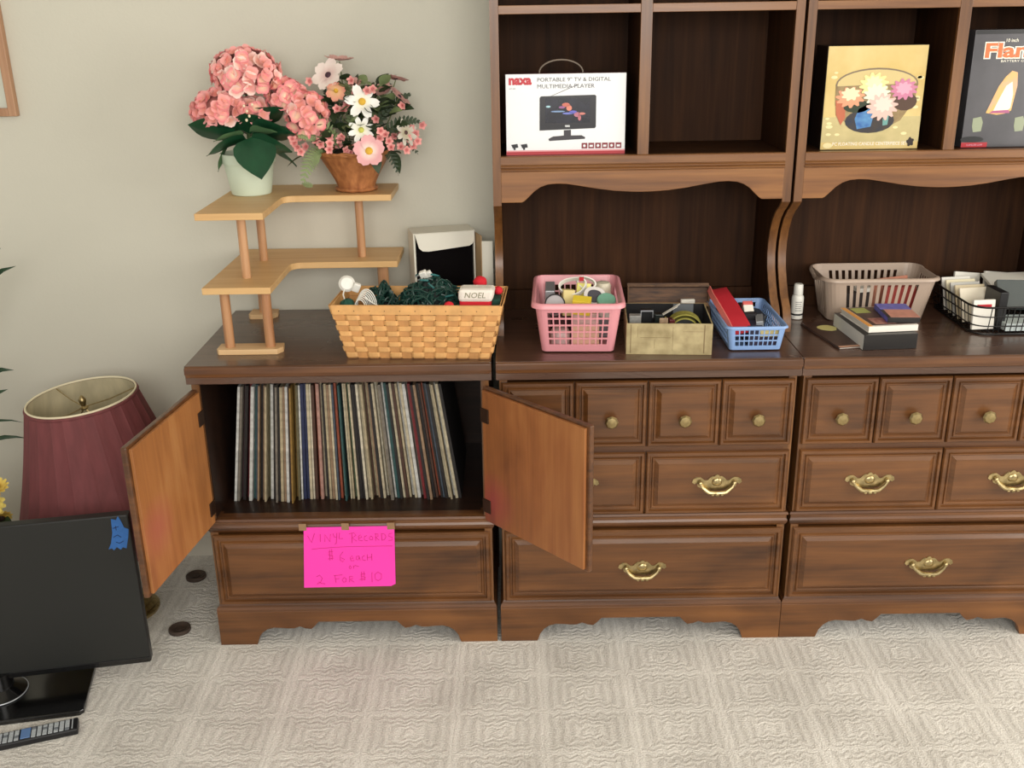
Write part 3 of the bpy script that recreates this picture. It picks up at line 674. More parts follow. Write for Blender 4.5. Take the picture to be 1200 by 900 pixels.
# ------------------------------------------------------------------ black wire basket and its contents
WIRE = mat('black_wire', (24, 22, 22), 0.35, 0.3)
wb = thing('wire_basket', 'black wire basket of discs and cases at the right photo edge', 'basket', (2.136, 0.300, MT + 0.0004))
def rr_loop(a, b, r, z, n=5):
    pts = []
    for cx, cy, a0 in ((a - r, -b + r, -PI / 2), (a - r, b - r, 0), (-a + r, b - r, PI / 2), (-a + r, -b + r, PI)):
        for k in range(n + 1): pts.append((cx + r * math.cos(a0 + PI / 2 * k / n), cy + r * math.sin(a0 + PI / 2 * k / n), z))
    return pts
A, Bq = 0.126, 0.160
MB().tube(rr_loop(A, Bq, 0.045, 0.078), 0.0028, 8, closed=True).build('rim', WIRE, wb, smooth=60)
for z, sh in ((0.052, 0.003), (0.026, 0.007), (0.003, 0.012)):
    MB().tube(rr_loop(A - sh, Bq - sh, 0.043, z), 0.0017 if z > 0.01 else 0.0024, 6, closed=True).build('side_wire', WIRE, wb, smooth=60)
for k in range(12):
    x = -A + 0.045 + (2 * A - 0.09) * k / 11
    MB().tube([(x, -Bq, 0.078), (x, -Bq + 0.012, 0.004), (x, 0, 0.002), (x, Bq - 0.012, 0.004), (x, Bq, 0.078)], 0.0014, 5).build('cross_wire', WIRE, wb)
for k in range(12):
    y = -Bq + 0.045 + (2 * Bq - 0.09) * k / 11
    MB().tube([(-A, y, 0.078), (-A + 0.012, y, 0.0055), (A - 0.012, y, 0.0055), (A, y, 0.078)], 0.0014, 5).build('cross_wire', WIRE, wb)
# contents
for k, (lb, c) in enumerate((('ivory', (226, 216, 196)), ('buff', (206, 190, 158)), ('pale grey', (190, 188, 182)), ('cream', (232, 222, 190)), ('white', (236, 232, 224)))):
    one(wb, 'paperback', f'{lb} pamphlet in the leaning row at the left of the wire basket', 'book', (0.085, 0.006, 0.092), mat('pamphlet_' + lb.replace(' ', '_'), c, 0.6), -0.068, -0.058 + k * 0.030, 0.012, 0.12, (-0.42, 0.0))
one(wb, 'paperback', 'white case with a red strip at the front left of the wire basket', 'case', (0.060, 0.010, 0.078), WPAPER, -0.080, -0.115, 0.008, 0.1, (-0.12, 0))
o = MB().box(-0.020, 0.020, -0.0056, -0.0050, 0.058, 0.066).build('red_strip', RED, COL.objects['paperback.007']); 
for k, (lb, x) in enumerate((('left', -0.030), ('right', 0.055))):
    one(wb, 'flat_case', f'white flat case leaning at the back of the wire basket, {lb} one', 'case', (0.080, 0.008, 0.090), WPAPER, x, 0.115, 0.012, 0.18, (-0.25, 0.12))
vb = one(wb, 'tape_case', 'black tape case standing at the front of the wire basket', 'case', (0.022, 0.080, 0.098), BLACK, -0.034, -0.075, 0.008, 0.05)
one(wb, 'grey_case', 'dark grey case propped on top in the wire basket', 'case', (0.130, 0.022, 0.078), mat('slate_case', (78, 84, 84), 0.4), 0.048, -0.060, 0.046, -0.12, (-0.6, 0.0))
one(wb, 'flat_case', 'white flat case lying behind the dark grey one in the wire basket', 'case', (0.12, 0.10, 0.008), WPAPER, 0.052, 0.045, 0.094, -0.1, (0.12, -0.04))
one(wb, 'flat_case', 'pale case with coloured edge lying at the bottom front of the wire basket', 'case', (0.12, 0.085, 0.020), mat('pale_blue_card', (196, 206, 206), 0.4), 0.030, -0.095, 0.008, 0.02)

# ------------------------------------------------------------------ books and bottle on the right chest
def book(name, label, x0, y0, ang, wd, dp, z, th, cover, pages, spine_front=True, extra=None):
    t = thing(name, label, 'book', (x0, y0, z), ang)
    MB().box(0.0, wd, 0.002, dp, 0, 0.0022).build('cover', cover, t); MB().box(0.0, wd, 0.002, dp, th - 0.0022, th).build('cover', cover, t)
    MB().box(0.002, wd - 0.003, 0.004 if spine_front else 0.0025, dp - 0.003, 0.0022, th - 0.0022).build('pages', pages, t)
    if spine_front: MB().box(0.0, wd, 0.0, 0.0025, 0, th).build('spine', cover, t, bevel=0.0008)
    return t
BK = mat('black_cover', (30, 27, 26), 0.35); PG = mat('page_edges', (222, 216, 204), 0.8, var=0.2, vscale=200, stretch=(0.1, 0.1, 3))
t = book('booklet', 'thin brown booklet with yellow flowers lying left of the thick book', 1.640, 0.050, math.radians(10), 0.10, 0.225, MT + 0.0004, 0.006, mat('brown_cover', (70, 44, 34), 0.4, var=0.3, vscale=40), PG, False)
MB().blob((0.048, 0.165, 0.0062), 0.026, 0.028, 0.0006, 12, 4, jit=0.12).build('printed_flower', mat('pale_yellow_print', (214, 204, 132), 0.5), t)
MB().box(0.001, 0.099, 0.0022, 0.012, 0.0061, 0.0065).build('border', mat('pink_tan_print', (196, 150, 124), 0.5), t)
bk = book('thick_book', 'thick black-spined book with grey page edges at the stack bottom', 1.697, 0.043, math.radians(4), 0.138, 0.205, MT + 0.0004, 0.040, BK, PG)
MB().box(-0.0006, 0.0, 0.003, 0.203, 0.001, 0.039).build('page_side', mat('grey_page_edges', (206, 204, 196), 0.8), bk)
b2 = book('paperback', 'white-paged paperback with orange cover edge in the middle of the stack', 1.712, 0.060, math.radians(6), 0.130, 0.175, MT + 0.0412, 0.016, mat('white_cover', (228, 222, 212), 0.5), PG)
MB().box(0.0, 0.012, 0.003, 0.174, 0.0160, 0.0166).build('orange_border', mat('orange_print', (228, 160, 80), 0.5), b2)
MB().box(0.014, 0.128, 0.010, 0.172, 0.0160, 0.0165).build('cover_print', mat('brown_print', (92, 68, 58), 0.45, var=0.5, vscale=30), b2)
MB().box(0.020, 0.060, 0.120, 0.165, 0.0165, 0.0168).build('cover_print', mat('olive_print', (170, 176, 96), 0.5), b2)
MB().box(0.026, 0.080, 0.018, 0.070, 0.0165, 0.0168).build('cover_print', mat('dusky_red_print', (140, 72, 74), 0.5, rgb2=(196, 150, 130), vscale=60), b2)
b3 = book('small_book', 'small book with violet and salmon cover on top of the stack', 1.768, 0.088, math.radians(-4), 0.080, 0.130, MT + 0.0584, 0.014, BK, PG)
MB().box(0.0, 0.080, 0.075, 0.130, 0.0140, 0.0145).build('cover_print', mat('violet_blue_print', (112, 114, 204), 0.4, var=0.3, vscale=60), b3)
MB().box(0.008, 0.080, 0.003, 0.075, 0.0140, 0.0145).build('cover_print', mat('salmon_print', (214, 150, 132), 0.45, var=0.2, vscale=60), b3)
MB().box(-0.0005, 0.0, 0.003, 0.128, 0.001, 0.013).build('blue_edge', mat('violet_blue_print', (0, 0, 0)), b3)

bo = thing('lotion_bottle', 'small white bottle with dark band beside the blue basket', 'bottle', (1.606, 0.335, MT + 0.0004))
MB().lathe([(0.014, 0), (0.0165, 0.002), (0.0165, 0.060), (0.015, 0.066), (0.011, 0.069)], 24).build('body', WHITE, bo, smooth=40)
MB().lathe([(0.0125, 0.069), (0.0130, 0.071), (0.0125, 0.096), (0.0105, 0.099), (0, 0.099)], 24).build('cap', WHITE, bo, smooth=40)
MB().lathe([(0.0167, 0.012), (0.0167, 0.017)], 24).build('dark_band', BLACK, bo, smooth=40)
for k in range(5): MB().box(-0.009, 0.008 - 0.002 * (k % 2), -0.01675, -0.0155, 0.026 + k * 0.006, 0.0275 + k * 0.006).build('label_line', mat('label_grey', (120, 120, 120), 0.6), bo)

# ------------------------------------------------------------------ map-print box with bark-print lid
MAPP = mat('parchment_print', (186, 170, 128), 0.55, rgb2=(142, 126, 88), vscale=26, bump=0.1)
cb = thing('storage_box', 'tan parchment-patterned open box between pink and blue baskets', 'box', (1.100, 0.040, MT + 0.0004), math.radians(-4))
BW, BD, BH, TK = 0.213, 0.190, 0.081, 0.0035
for nm, q in (('front_panel', (0, BW, 0, TK)), ('back_panel', (0, BW, BD - TK, BD)), ('side_panel', (0, TK, TK, BD - TK)), ('side_panel', (BW - TK, BW, TK, BD - TK))):
    MB().box(*q, 0, BH).build(nm, MAPP, cb, bevel=0.0008)
MB().box(TK, BW - TK, TK, BD - TK, 0, 0.004).build('bottom', BLACK, cb)
MB().box(TK, BW - TK, BD - TK - 0.001, BD - TK, 0.004, BH).build('lining', mat('black_lining', (20, 19, 22), 0.8), cb)
MB().box(TK, TK + 0.001, TK, BD - TK - 0.001, 0.004, BH).build('lining', mat('black_lining', (0, 0, 0)), cb); MB().box(BW - TK - 0.001, BW - TK, TK, BD - TK - 0.001, 0.004, BH).build('lining', mat('black_lining', (0, 0, 0)), cb)
LN = mat('print_line', (120, 100, 66), 0.6)
for q in (rect(0.035, 0.110, 0.044, 0.0450), rect(0.115, 0.1158, 0.010, 0.072), rect(0.070, 0.0708, 0.016, 0.040), rect(0.140, 0.195, 0.060, 0.0608), rect(0.028, 0.0288, 0.045, 0.074), rect(0.192, 0.1945, 0.004, 0.078), rect(0.010, 0.012, 0.004, 0.078)):
    flat('printed_line', q, 0.0, LN, cb, 0.0003)
BARK = mat('bark_print', (108, 74, 46), 0.6, rgb2=(48, 28, 18), vscale=16, stretch=(1, 8, 8), bump=0.3)
ld = thing('box_lid', 'brown bark-patterned box lid standing behind the tan box', 'box lid', (1.130, 0.285, MT + 0.0004), math.radians(-3))
ML = Matrix.Translation((0, 0, 0)) @ Matrix.Rotation(math.radians(-22), 4, 'X')
MB().box(0, 0.222, 0.0, 0.005, 0.0, 0.118, ML).build('lid_panel', BARK, ld)
for q in ((0, 0.222, -0.018, 0, 0.106, 0.110), (0, 0.004, -0.018, 0, 0.0, 0.106), (0.218, 0.222, -0.018, 0, 0.0, 0.106)): MB().box(*q, ML).build('lid_side', mat('bark_edge', (112, 82, 54), 0.7, rgb2=(64, 42, 28), vscale=50), ld)
MB().box(-0.001, 0.223, -0.020, -0.0005, 0.052, 0.062, ML).build('worn_edge', mat('tan_kraft', (168, 134, 92), 0.7, rgb2=(116, 84, 54), vscale=40), ld)
t = thing('lighter_pack', 'small white and red pack on the edge of the bark-patterned lid', 'pack', (1.292, 0.268, 0.8690 + 0.0), math.radians(4))
MB().box(-0.020, 0.018, 0, 0.012, 0.004, 0.022).build('pack', WPAPER, t, bevel=0.002); MB().box(-0.016, 0.004, -0.0006, 0, 0.005, 0.012).build('red_print', mat('rose_card', (0, 0, 0)), t)
# contents of the tan box
t = thing('rolled_belt', 'rolled olive green belt at the right end of the tan box', 'belt', (1.2495, 0.085, MT + 0.0045), math.radians(-4))
OL = mat('olive_webbing', (150, 144, 62), 0.8, var=0.3, vscale=90)
pts = []
for k in range(70):
    a = k / 69 * 2 * PI * 2.6; r = 0.047 - 0.026 * k / 69
    pts.append((r * 1.10 * math.cos(a + 2.6), 0, 0.0505 + r * 0.98 * math.sin(a + 2.6)))
strip(pts, (0, 0.034, 0), 0.0035).build('webbing', OL, t, smooth=50)
for k, (x, dz) in enumerate(((1.205, 0.0), (1.213, 0.004))):
    o = MB().box(-0.028, 0.028, -0.004, 0.004, 0, 0.0010).build('paper_slip', WPAPER, None); o.location = (x + 0.012, 0.135 + 0.01 * k, MT + 0.082 + dz); o.rotation_euler = (0, -0.55, 0)
    tag(o, ('lower' if k == 0 else 'upper') + ' white paper slip slanting left of the olive belt', 'paper')
o = MB().box(-0.026, 0.026, -0.003, 0.003, 0, 0.062).build('felt_sheet', mat('grey_felt', (88, 92, 96), 0.9), None); o.location = (1.262, 0.170, MT + 0.030); o.rotation_euler = (-0.1, 0.0, -0.05); tag(o, 'grey sheet standing behind the olive belt', 'sheet')
for k, (x, y, lb, c, hh, wd) in enumerate(((1.128, 0.100, 'clear plastic pack at the left end of the tan box', (150, 150, 146), 0.086, 0.030), (1.160, 0.125, 'dark pack with silver frame left of centre in the tan box', (40, 42, 44), 0.092, 0.030),
                                    (1.186, 0.095, 'black pack in the middle of the tan box', (34, 40, 38), 0.090, 0.020), (1.195, 0.060, 'tan tag standing at the front middle of the tan box', (164, 138, 112), 0.088, 0.022), (1.216, 0.075, 'small maroon pack right of the tan tag', (92, 40, 42), 0.082, 0.014))):
    t = thing('small_pack', lb, 'pack', (x, y, MT + 0.0045), math.radians(-4 + k * 3))
    MB().box(-wd / 2, wd / 2, -0.012 if k != 3 else -0.002, 0.012 if k != 3 else 0.002, 0, hh - 0.004).build('pack', mat('pack_%s' % ('smoke', 'black', 'moss', 'tan', 'maroon')[k], c, 0.25, var=0.3, vscale=90), t, bevel=0.002)
    if k == 1:
        for q in ((-0.016, 0.016, 0.086, 0.089), (-0.016, -0.014, 0.07, 0.086), (0.014, 0.016, 0.07, 0.086)): MB().box(q[0], q[1], -0.0135, -0.012, q[2], q[3]).build('silver_frame', SILV, t)

# ------------------------------------------------------------------ woven splint basket
def woven():
    t = thing('woven_basket', 'blond woven splint basket of string lights on the record cabinet', 'basket', (0.584, 0.113, MT + 0.0004), math.radians(-4))
    SP = mat('basket_splint', (226, 172, 108), 0.55, var=0.22, vscale=30, bump=0.15); SP2 = mat('basket_splint_dark', (208, 150, 90), 0.55, var=0.25, vscale=30)
    base = (0.181, 0.080); top = (0.212, 0.094); H = 0.141
    def P(s, tt, out=0.0):
        """s runs 0..4 round the sides; tt height fraction"""
        a = base[0] + (top[0] - base[0]) * tt; b = base[1] + (top[1] - base[1]) * tt; k = int(s) % 4; q = s - int(s)
        c = [(-a, -b), (a, -b), (a, b), (-a, b)]; n = [(0, -1), (1, 0), (0, 1), (-1, 0)][k]
        p, r = c[k], c[(k + 1) % 4]
        return (p[0] + (r[0] - p[0]) * q + n[0] * out, p[1] + (r[1] - p[1]) * q + n[1] * out, tt * H)
    NS = (13, 5, 13, 5)
    for k in range(4):
        for j in range(NS[k]):
            s0 = k + (j + 0.10) / NS[k]; s1 = k + (j + 0.90) / NS[k]; vs = []
            for tt in (0.0, 0.84):
                for s_, o_ in ((s0, -0.0006), (s1, -0.0006), (s1, 0.0006), (s0, 0.0006)): vs.append(P(s_, tt, o_))
            MB().add(vs, [(0, 1, 5, 4), (1, 2, 6, 5), (2, 3, 7, 6), (3, 0, 4, 7), (4, 5, 6, 7), (3, 2, 1, 0)]).build('stake', SP2, t)
    R = 8
    for r in range(R):
        t0 = 0.02 + 0.80 * r / R; t1 = 0.02 + 0.80 * (r + 0.96) / R; vs = []; cnt = 0; tot = 0
        ringp = []
        for k in range(4):
            for j in range(NS[k]):
                over = (tot + r) % 2 == 0; tot += 1
                for q in (0.12, 0.5, 0.88): ringp.append((k + (j + q) / NS[k], (0.0036 if q == 0.5 else 0.0030) if over else (-0.0030 if q == 0.5 else -0.0022)))
        n = len(ringp)
        for s_, o_ in ringp:
            for tt, oo in ((t0, o_ - 0.0007), (t0 + 0.01, o_ + 0.0007), (t1 - 0.01, o_ + 0.0007), (t1, o_ - 0.0007)): vs.append(P(s_, tt, oo))
        MB().add(vs, [(i * 4 + j, ((i + 1) % n) * 4 + j, ((i + 1) % n) * 4 + (j + 1) % 4, i * 4 + (j + 1) % 4) for i in range(n) for j in range(4)]).build('weaver', SP, t)
    for o_ in (0.0028, -0.0028):
        vs = []
        for k in range(4):
            for q in (0.004, 0.996):
                for tt, oo in ((0.83, o_ - 0.0012), (0.83, o_ + 0.0012), (1.0, o_ + 0.0012), (1.0, o_ - 0.0012)): vs.append(P(k + q, tt, oo))
        MB().add(vs, [(i * 4 + j, ((i + 1) % 8) * 4 + j, ((i + 1) % 8) * 4 + (j + 1) % 4, i * 4 + (j + 1) % 4) for i in range(8) for j in range(4)]).build('rim_band', SP, t, bevel=0.0008)
    for j in range(11):
        x, y, z = P((j + 0.5) / 11, 0.90, 0.0042)
        MB().blob((x, y, z), 0.0014, 0.0006, 0.0014, 6, 4).build('nail', HINGE, t)
    MB().box(-base[0] + 0.002, base[0] - 0.002, -base[1] + 0.002, base[1] - 0.002, 0, 0.0022).build('bottom', SP2, t)
woven()
WB = Vector((0.584, 0.113, MT)); 
def tangle(name, label, cat, c, ext, m, nw, r, seed, low=0.0):
    rnd = random.Random(seed); t = thing(name, label, cat, c); mb = MB()
    for k in range(nw):                      # each wire wanders over a heap-shaped dome
        d = Vector((rnd.uniform(-1, 1), rnd.uniform(-1, 1), rnd.uniform(-0.1, 1))).normalized(); v = Vector((rnd.uniform(-1, 1), rnd.uniform(-1, 1), rnd.uniform(-1, 1))).normalized(); pts = []
        q0 = rnd.uniform(0.86, 1.06); ph = rnd.uniform(0, 6)
        for q in range(14):
            f = q0 + 0.09 * math.sin(ph + q * 0.9) + 0.05 * math.sin(7 * d.x + 2 * d.y)
            pts.append((ext[0] * f * d.x, ext[1] * f * d.y, max(low + 0.004, ext[2] * 0.5 + ext[2] * 0.5 * f * d.z)))
            v = (v + Vector((rnd.uniform(-1, 1), rnd.uniform(-1, 1), rnd.uniform(-1, 1))) * 0.6).normalized(); d = (d + v * 0.17).normalized()
        mb.tube(pts, r, 5)
    o = mb.build('wires', m, t, smooth=60); o['kind'] = 'stuff'; return t, rnd
DG1 = mat('dark_green_wire', (28, 66, 58), 0.4, var=0.4, vscale=60)
tg, rnd = tangle('string_lights', 'dark green tangle of string lights heaped in the woven basket', 'string lights', (0.612, 0.120, MT + 0.006), (0.088, 0.062, 0.170), DG1, 160, 0.0026, 3)
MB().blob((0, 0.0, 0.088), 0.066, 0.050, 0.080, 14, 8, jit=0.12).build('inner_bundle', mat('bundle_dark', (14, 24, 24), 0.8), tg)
for k in range(34):
    x = rnd.uniform(-0.070, 0.070); y = rnd.uniform(-0.055, 0.045); z = 0.176 * (1 - 0.45 * (x / 0.078) ** 2) + rnd.uniform(-0.02, 0.012)
    M = Matrix.Translation((x, y, z)) @ Euler((rnd.uniform(0.9, 2.2), 0, rnd.uniform(0, 6.28))).to_matrix().to_4x4()
    MB().lathe([(0.0026, 0), (0.0030, 0.010), (0.0024, 0.012), (0.0022, 0.020), (0, 0.024)], 7, M=M).build('bulb', mat('bulb_%d' % (k % 5), ((34, 92, 92), (24, 66, 60), (30, 50, 52), (52, 110, 110), (120, 130, 128))[k % 5], 0.2), tg, smooth=40)
t, rnd = tangle('string_lights', 'small dark green wire bundle left of the big tangle in the woven basket', 'string lights', (0.482, 0.145, MT + 0.008), (0.044, 0.040, 0.152), DG1, 80, 0.0024, 5)
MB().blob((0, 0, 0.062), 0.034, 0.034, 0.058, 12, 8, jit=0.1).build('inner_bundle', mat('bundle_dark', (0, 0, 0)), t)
def plug(label, c, rot, s=1.0):
    t = thing('plug', label, 'plug', c); M = Euler(rot).to_matrix().to_4x4() @ Matrix.Scale(s, 4)
    MB().box(-0.014, 0.014, -0.008, 0.008, -0.010, 0.010, M).build('body', WHITE, t, bevel=0.003)
    MB().box(-0.009, 0.009, -0.006, 0.006, 0.009, 0.022, M).build('neck', WHITE, t, bevel=0.003)
    for q in (-0.006, 0.006): MB().box(q - 0.001, q + 0.001, -0.003, 0.003, -0.024, -0.010, M).build('prong', SILV, t)
plug('white plug on top of the big green light tangle', (0.592, 0.150, 0.998), (0.6, 1.1, 0.4), 0.95)
t = thing('cord_adapter', 'white cord with round adapter over the left rim of the woven basket', 'cord', (0.400, 0.110, 0.958))
MB().lathe([(0.0, -0.014), (0.020, -0.012), (0.021, 0.010), (0.015, 0.017), (0, 0.018)], 16, M=Matrix.Translation((-0.004, 0.02, 0.026)) @ Euler((1.2, 0.5, 0)).to_matrix().to_4x4()).build('adapter', WHITE, t, smooth=40)
MB().box(-0.009, 0.009, -0.006, 0.006, -0.012, 0.012, Matrix.Translation((0.022, 0.006, 0.020)) @ Euler((0.3, 0.4, 0.2)).to_matrix().to_4x4()).build('plug_body', WHITE, t, bevel=0.003)
MB().tube([(-0.008, 0.01, 0.02), (-0.010, -0.01, 0.006), (-0.004, -0.025, -0.006), (0.010, -0.035, -0.010), (0.03, -0.04, -0.016)], 0.0020, 7).build('cord', WHITE, t, smooth=60)
t = thing('cord_bundle', 'bundled white cord standing at the left front of the woven basket', 'cord', (0.444, 0.075, 0.905))
for k in range(8):
    a = 0.022 + 0.0024 * k; cx = -0.008 + 0.002 * k
    MB().tube([(cx + a * 0.62 * math.cos(q), -0.012 + 0.004 * k, 0.030 + a * 1.15 * math.sin(q)) for q in [2 * PI * j / 22 for j in range(22)]], 0.0016, 6, closed=True).build('cord_loop', WHITE, t, smooth=60)
for k in range(7):
    MB().tube([(0.006 + 0.002 * k, -0.015 + 0.004 * k, 0.062 - 0.004 * k), (0.022 + 0.003 * k, -0.012 + 0.003 * k, 0.048 - 0.003 * k), (0.050 + 0.002 * k, -0.010 + 0.003 * k, 0.030 - 0.001 * k)], 0.0018, 6).build('cord_strand', WHITE, t, smooth=60)
o = MB().blob((0, 0, 0), 0.019, 0.02, 0.016, 10, 6, jit=0.08).build('green_ornament', mat('deep_green_felt', (20, 70, 56), 0.8), None); o.location = (0.404, 0.070, 0.946); tag(o, 'deep green felt piece at the left front corner of the woven basket', 'ornament')
REDF = mat('red_felt', (206, 28, 44), 0.85); CUFF = mat('white_fleece', (232, 224, 214), 0.95, bump=0.6, bscale=300)
t = thing('stocking', 'red felt stocking with white embroidered cuff at the right of the basket', 'stocking', (0.7265, 0.060, 0.902), math.radians(-4))
MB().box(-0.040, 0.038, -0.022, 0.022, 0.0, 0.060).build('body', REDF, t, bevel=0.006)
ot = MB().box(-0.043, 0.042, -0.026, 0.027, 0.054, 0.088); ot.v = [(x + 0.006 * (z > 0.06) * (1 if x > 0 else 0.3), y, z) for x, y, z in ot.v]
oc = ot.build('cuff', CUFF, t, bevel=0.009)
text('NOEL', -0.026, 0.066, -0.0262, 0.052, 0.014, mat('gold_green_thread', (126, 122, 92), 0.7), t, shear=0.2, name='embroidery')
for nm, lb, c, r in (('pompom', 'red pompom behind the stocking cuff', (0.735, 0.135, 0.982), 0.018), ('pompom', 'red pompom at the front rim left of the stocking', (0.660, 0.036, 0.948), 0.013), ('pompom', 'red pompom at the right end of the woven basket', (0.781, 0.105, 0.968), 0.012)):
    o = MB().blob((0, 0, 0), r, r, r * 0.9, 14, 9, jit=0.05).build(nm, REDF, None, smooth=60); o.location = c; tag(o, lb, 'pompom')
o = MB().box(-0.012, 0.012, -0.04, 0.03, 0, 0.05).build('green_cloth', mat('deep_green_felt', (0, 0, 0)), None, bevel=0.004); o.location = (0.776, 0.105, 0.905); tag(o, 'deep green cloth under the pompom at the right basket end', 'cloth')

# ------------------------------------------------------------------ white carton behind the basket
WC = mat('white_cardboard', (224, 220, 206), 0.7); KR = mat('kraft_inside', (172, 142, 104), 0.8); DKI = mat('black_foam', (11, 8, 9), 0.95); DKI.node_tree.nodes['Principled BSDF'].inputs['Specular IOR Level'].default_value = 0.08
t = thing('white_carton', 'open white cardboard carton with black inside behind the woven basket', 'box', (0.548, 0.358, MT + 0.0004), math.radians(15))
MB().box(0, 0.003, 0, 0.088, 0, 0.245).build('side_panel', WC, t); MB().box(0.169, 0.172, 0, 0.088, 0, 0.245).build('side_panel', WC, t)
MB().box(0, 0.172, 0.085, 0.088, 0, 0.245).build('back_panel', WC, t); MB().box(-0.0004, 0.1724, 0.0, 0.088, 0.245, 0.248).build('top_panel', WC, t)
MB().box(0, 0.172, 0, 0.088, 0, 0.003).build('bottom_panel', WC, t)
MB().box(0.004, 0.168, 0.012, 0.084, 0.0032, 0.243).build('black_insert', DKI, t)
fl = [(0.004, 0.247), (0.170, 0.247), (0.170, 0.222), (0.166, 0.212), (0.156, 0.206), (0.040, 0.197), (0.024, 0.199), (0.014, 0.208)]
MB().prism(fl, 'Y', -0.0035, -0.0005).build('top_flap', WC, t, bevel=0.0006)
MB().box(0.004, 0.0055, 0.002, 0.012, 0.003, 0.244).build('flap_edge', WC, t)
MF = Matrix.Translation((0.172, 0.05, 0)) @ Matrix.Rotation(math.radians(-86), 4, 'Z')
MB().box(0, 0.095, 0, 0.003, 0.004, 0.240, MF).build('side_flap', KR, t)
MB().box(0.0, 0.033, 0, 0.003, 0.010, 0.225, MF @ Matrix.Translation((0.094, 0.0, 0)) @ Matrix.Rotation(math.radians(68), 4, 'Z')).build('flap_tab', WC, t, bevel=0.001)

# ------------------------------------------------------------------ printed cartons in the hutch cells
SH = 1.2862
CW = mat('carton_white', (232, 234, 236), 0.3); CR = mat('carton_red', (176, 40, 50), 0.35); PR = mat('print_red', (188, 30, 46), 0.4); PK = mat('print_black', (26, 24, 30), 0.3)
PGY = mat('print_grey', (96, 96, 100), 0.5)
t = thing('television_carton', 'white portable television carton with handle in the upper left cell', 'box', (0.8072, 0.234, SH), math.radians(0.3))
CWd, CHt = 0.2995, 0.1965
MB().box(0, CWd, 0, 0.085, 0, CHt).build('carton', CW, t, bevel=0.0008)
MB().box(-0.0004, CWd + 0.0004, 0.0015, 0.0855, 0.001, CHt + 0.0006).build('dark_sides', mat('carton_maroon', (70, 26, 32), 0.35), t)
flat('red_band', rect(0, CWd, 0.0, 0.008), -0.0001, CR, t); flat('red_band', rect(0, CWd, 0.008, 0.0115), -0.0001, mat('print_rose', (220, 150, 154), 0.4), t)
text('naxa', 0.008, CHt - 0.026, -0.0004, 0.057, 0.0175, PR, t, bold=0.05)
text('NT-900', 0.009, CHt - 0.036, -0.0004, 0.016, 0.003, PGY, t)
text('PORTABLE 9" TV & DIGITAL', 0.079, CHt - 0.0185, -0.0004, 0.182, 0.0095, PGY, t)
text('MULTIMEDIA PLAYER', 0.079, CHt - 0.0345, -0.0004, 0.142, 0.0095, PGY, t)
tv = flat('printed_television', [(0.084, 0.060), (0.223, 0.064), (0.2255, 0.068), (0.2255, 0.142), (0.222, 0.145), (0.088, 0.143), (0.0845, 0.139)], -0.0003, PK, t)
flat('printed_screen', rect(0.098, 0.210, 0.078, 0.138), -0.0008, mat('print_screen', (34, 34, 48), 0.25, rgb2=(10, 10, 16), vscale=22), t)
for k, (cx, cz, rx, rz, c) in enumerate(((0.150, 0.122, 0.010, 0.005, (196, 104, 88)), (0.158, 0.114, 0.007, 0.007, (214, 130, 110)), (0.140, 0.116, 0.008, 0.003, (150, 88, 140)), (0.168, 0.104, 0.010, 0.004, (96, 96, 190)),
                                      (0.178, 0.098, 0.008, 0.006, (180, 110, 130)), (0.155, 0.101, 0.014, 0.0025, (110, 120, 200)), (0.190, 0.100, 0.009, 0.003, (200, 120, 110)), (0.130, 0.106, 0.018, 0.0020, (120, 150, 190)), (0.184, 0.090, 0.004, 0.007, (190, 110, 120)), (0.106, 0.118, 0.006, 0.0025, (160, 200, 210)))):
    flat('printed_patch', ell(cx, cz, rx, rz, 10), -0.0012, mat('patch_%d' % k, c, 0.4), t)
text('naxa', 0.148, 0.068, -0.0012, 0.012, 0.0045, CW, t, bold=0.03)
flat('printed_stand', [(0.145, 0.060), (0.163, 0.061), (0.163, 0.047), (0.190, 0.047), (0.199, 0.042), (0.198, 0.038), (0.108, 0.034), (0.106, 0.039), (0.118, 0.045), (0.145, 0.047)], -0.0003, mat('print_dark_grey', (52, 48, 54), 0.4), t)
flat('printed_aerial', [(0.112, 0.1435), (0.115, 0.1435), (0.182, 0.170), (0.181, 0.1715)], -0.0003, mat('print_mid_grey', (120, 120, 124), 0.4), t)
for k in range(6):
    x = 0.190 + k * 0.0172; flat('printed_icon', rect(x, x + 0.0145, 0.014, 0.028), -0.0003, mat('print_maroon', (128, 36, 48), 0.4), t)
    flat('icon_mark', (rect(x + 0.003, x + 0.011, 0.018, 0.023) if k % 2 else ell(x + 0.007, 0.021, 0.0035, 0.0035, 8)), -0.0008, CW, t)
for x in (0.010, 0.034):
    flat('printed_icon', [(x + 0.002, 0.026), (x + 0.018, 0.028), (x + 0.020, 0.019), (x + 0.006, 0.017)], -0.0003, PK, t); flat('icon_stand', rect(x + 0.008, x + 0.013, 0.013, 0.018), -0.0003, PK, t)
hp = []
for k in range(17):
    a = PI * k / 16; hp.append((0.140 - 0.055 * math.cos(a), 0.045, CHt + 0.031 * math.sin(a)))
MB().tube([(0.085, 0.045, CHt - 0.002)] + hp + [(0.195, 0.045, CHt - 0.002)], 0.0022, 8).build('handle', mat('clear_grey_handle', (120, 106, 92), 0.3), t, smooth=60)

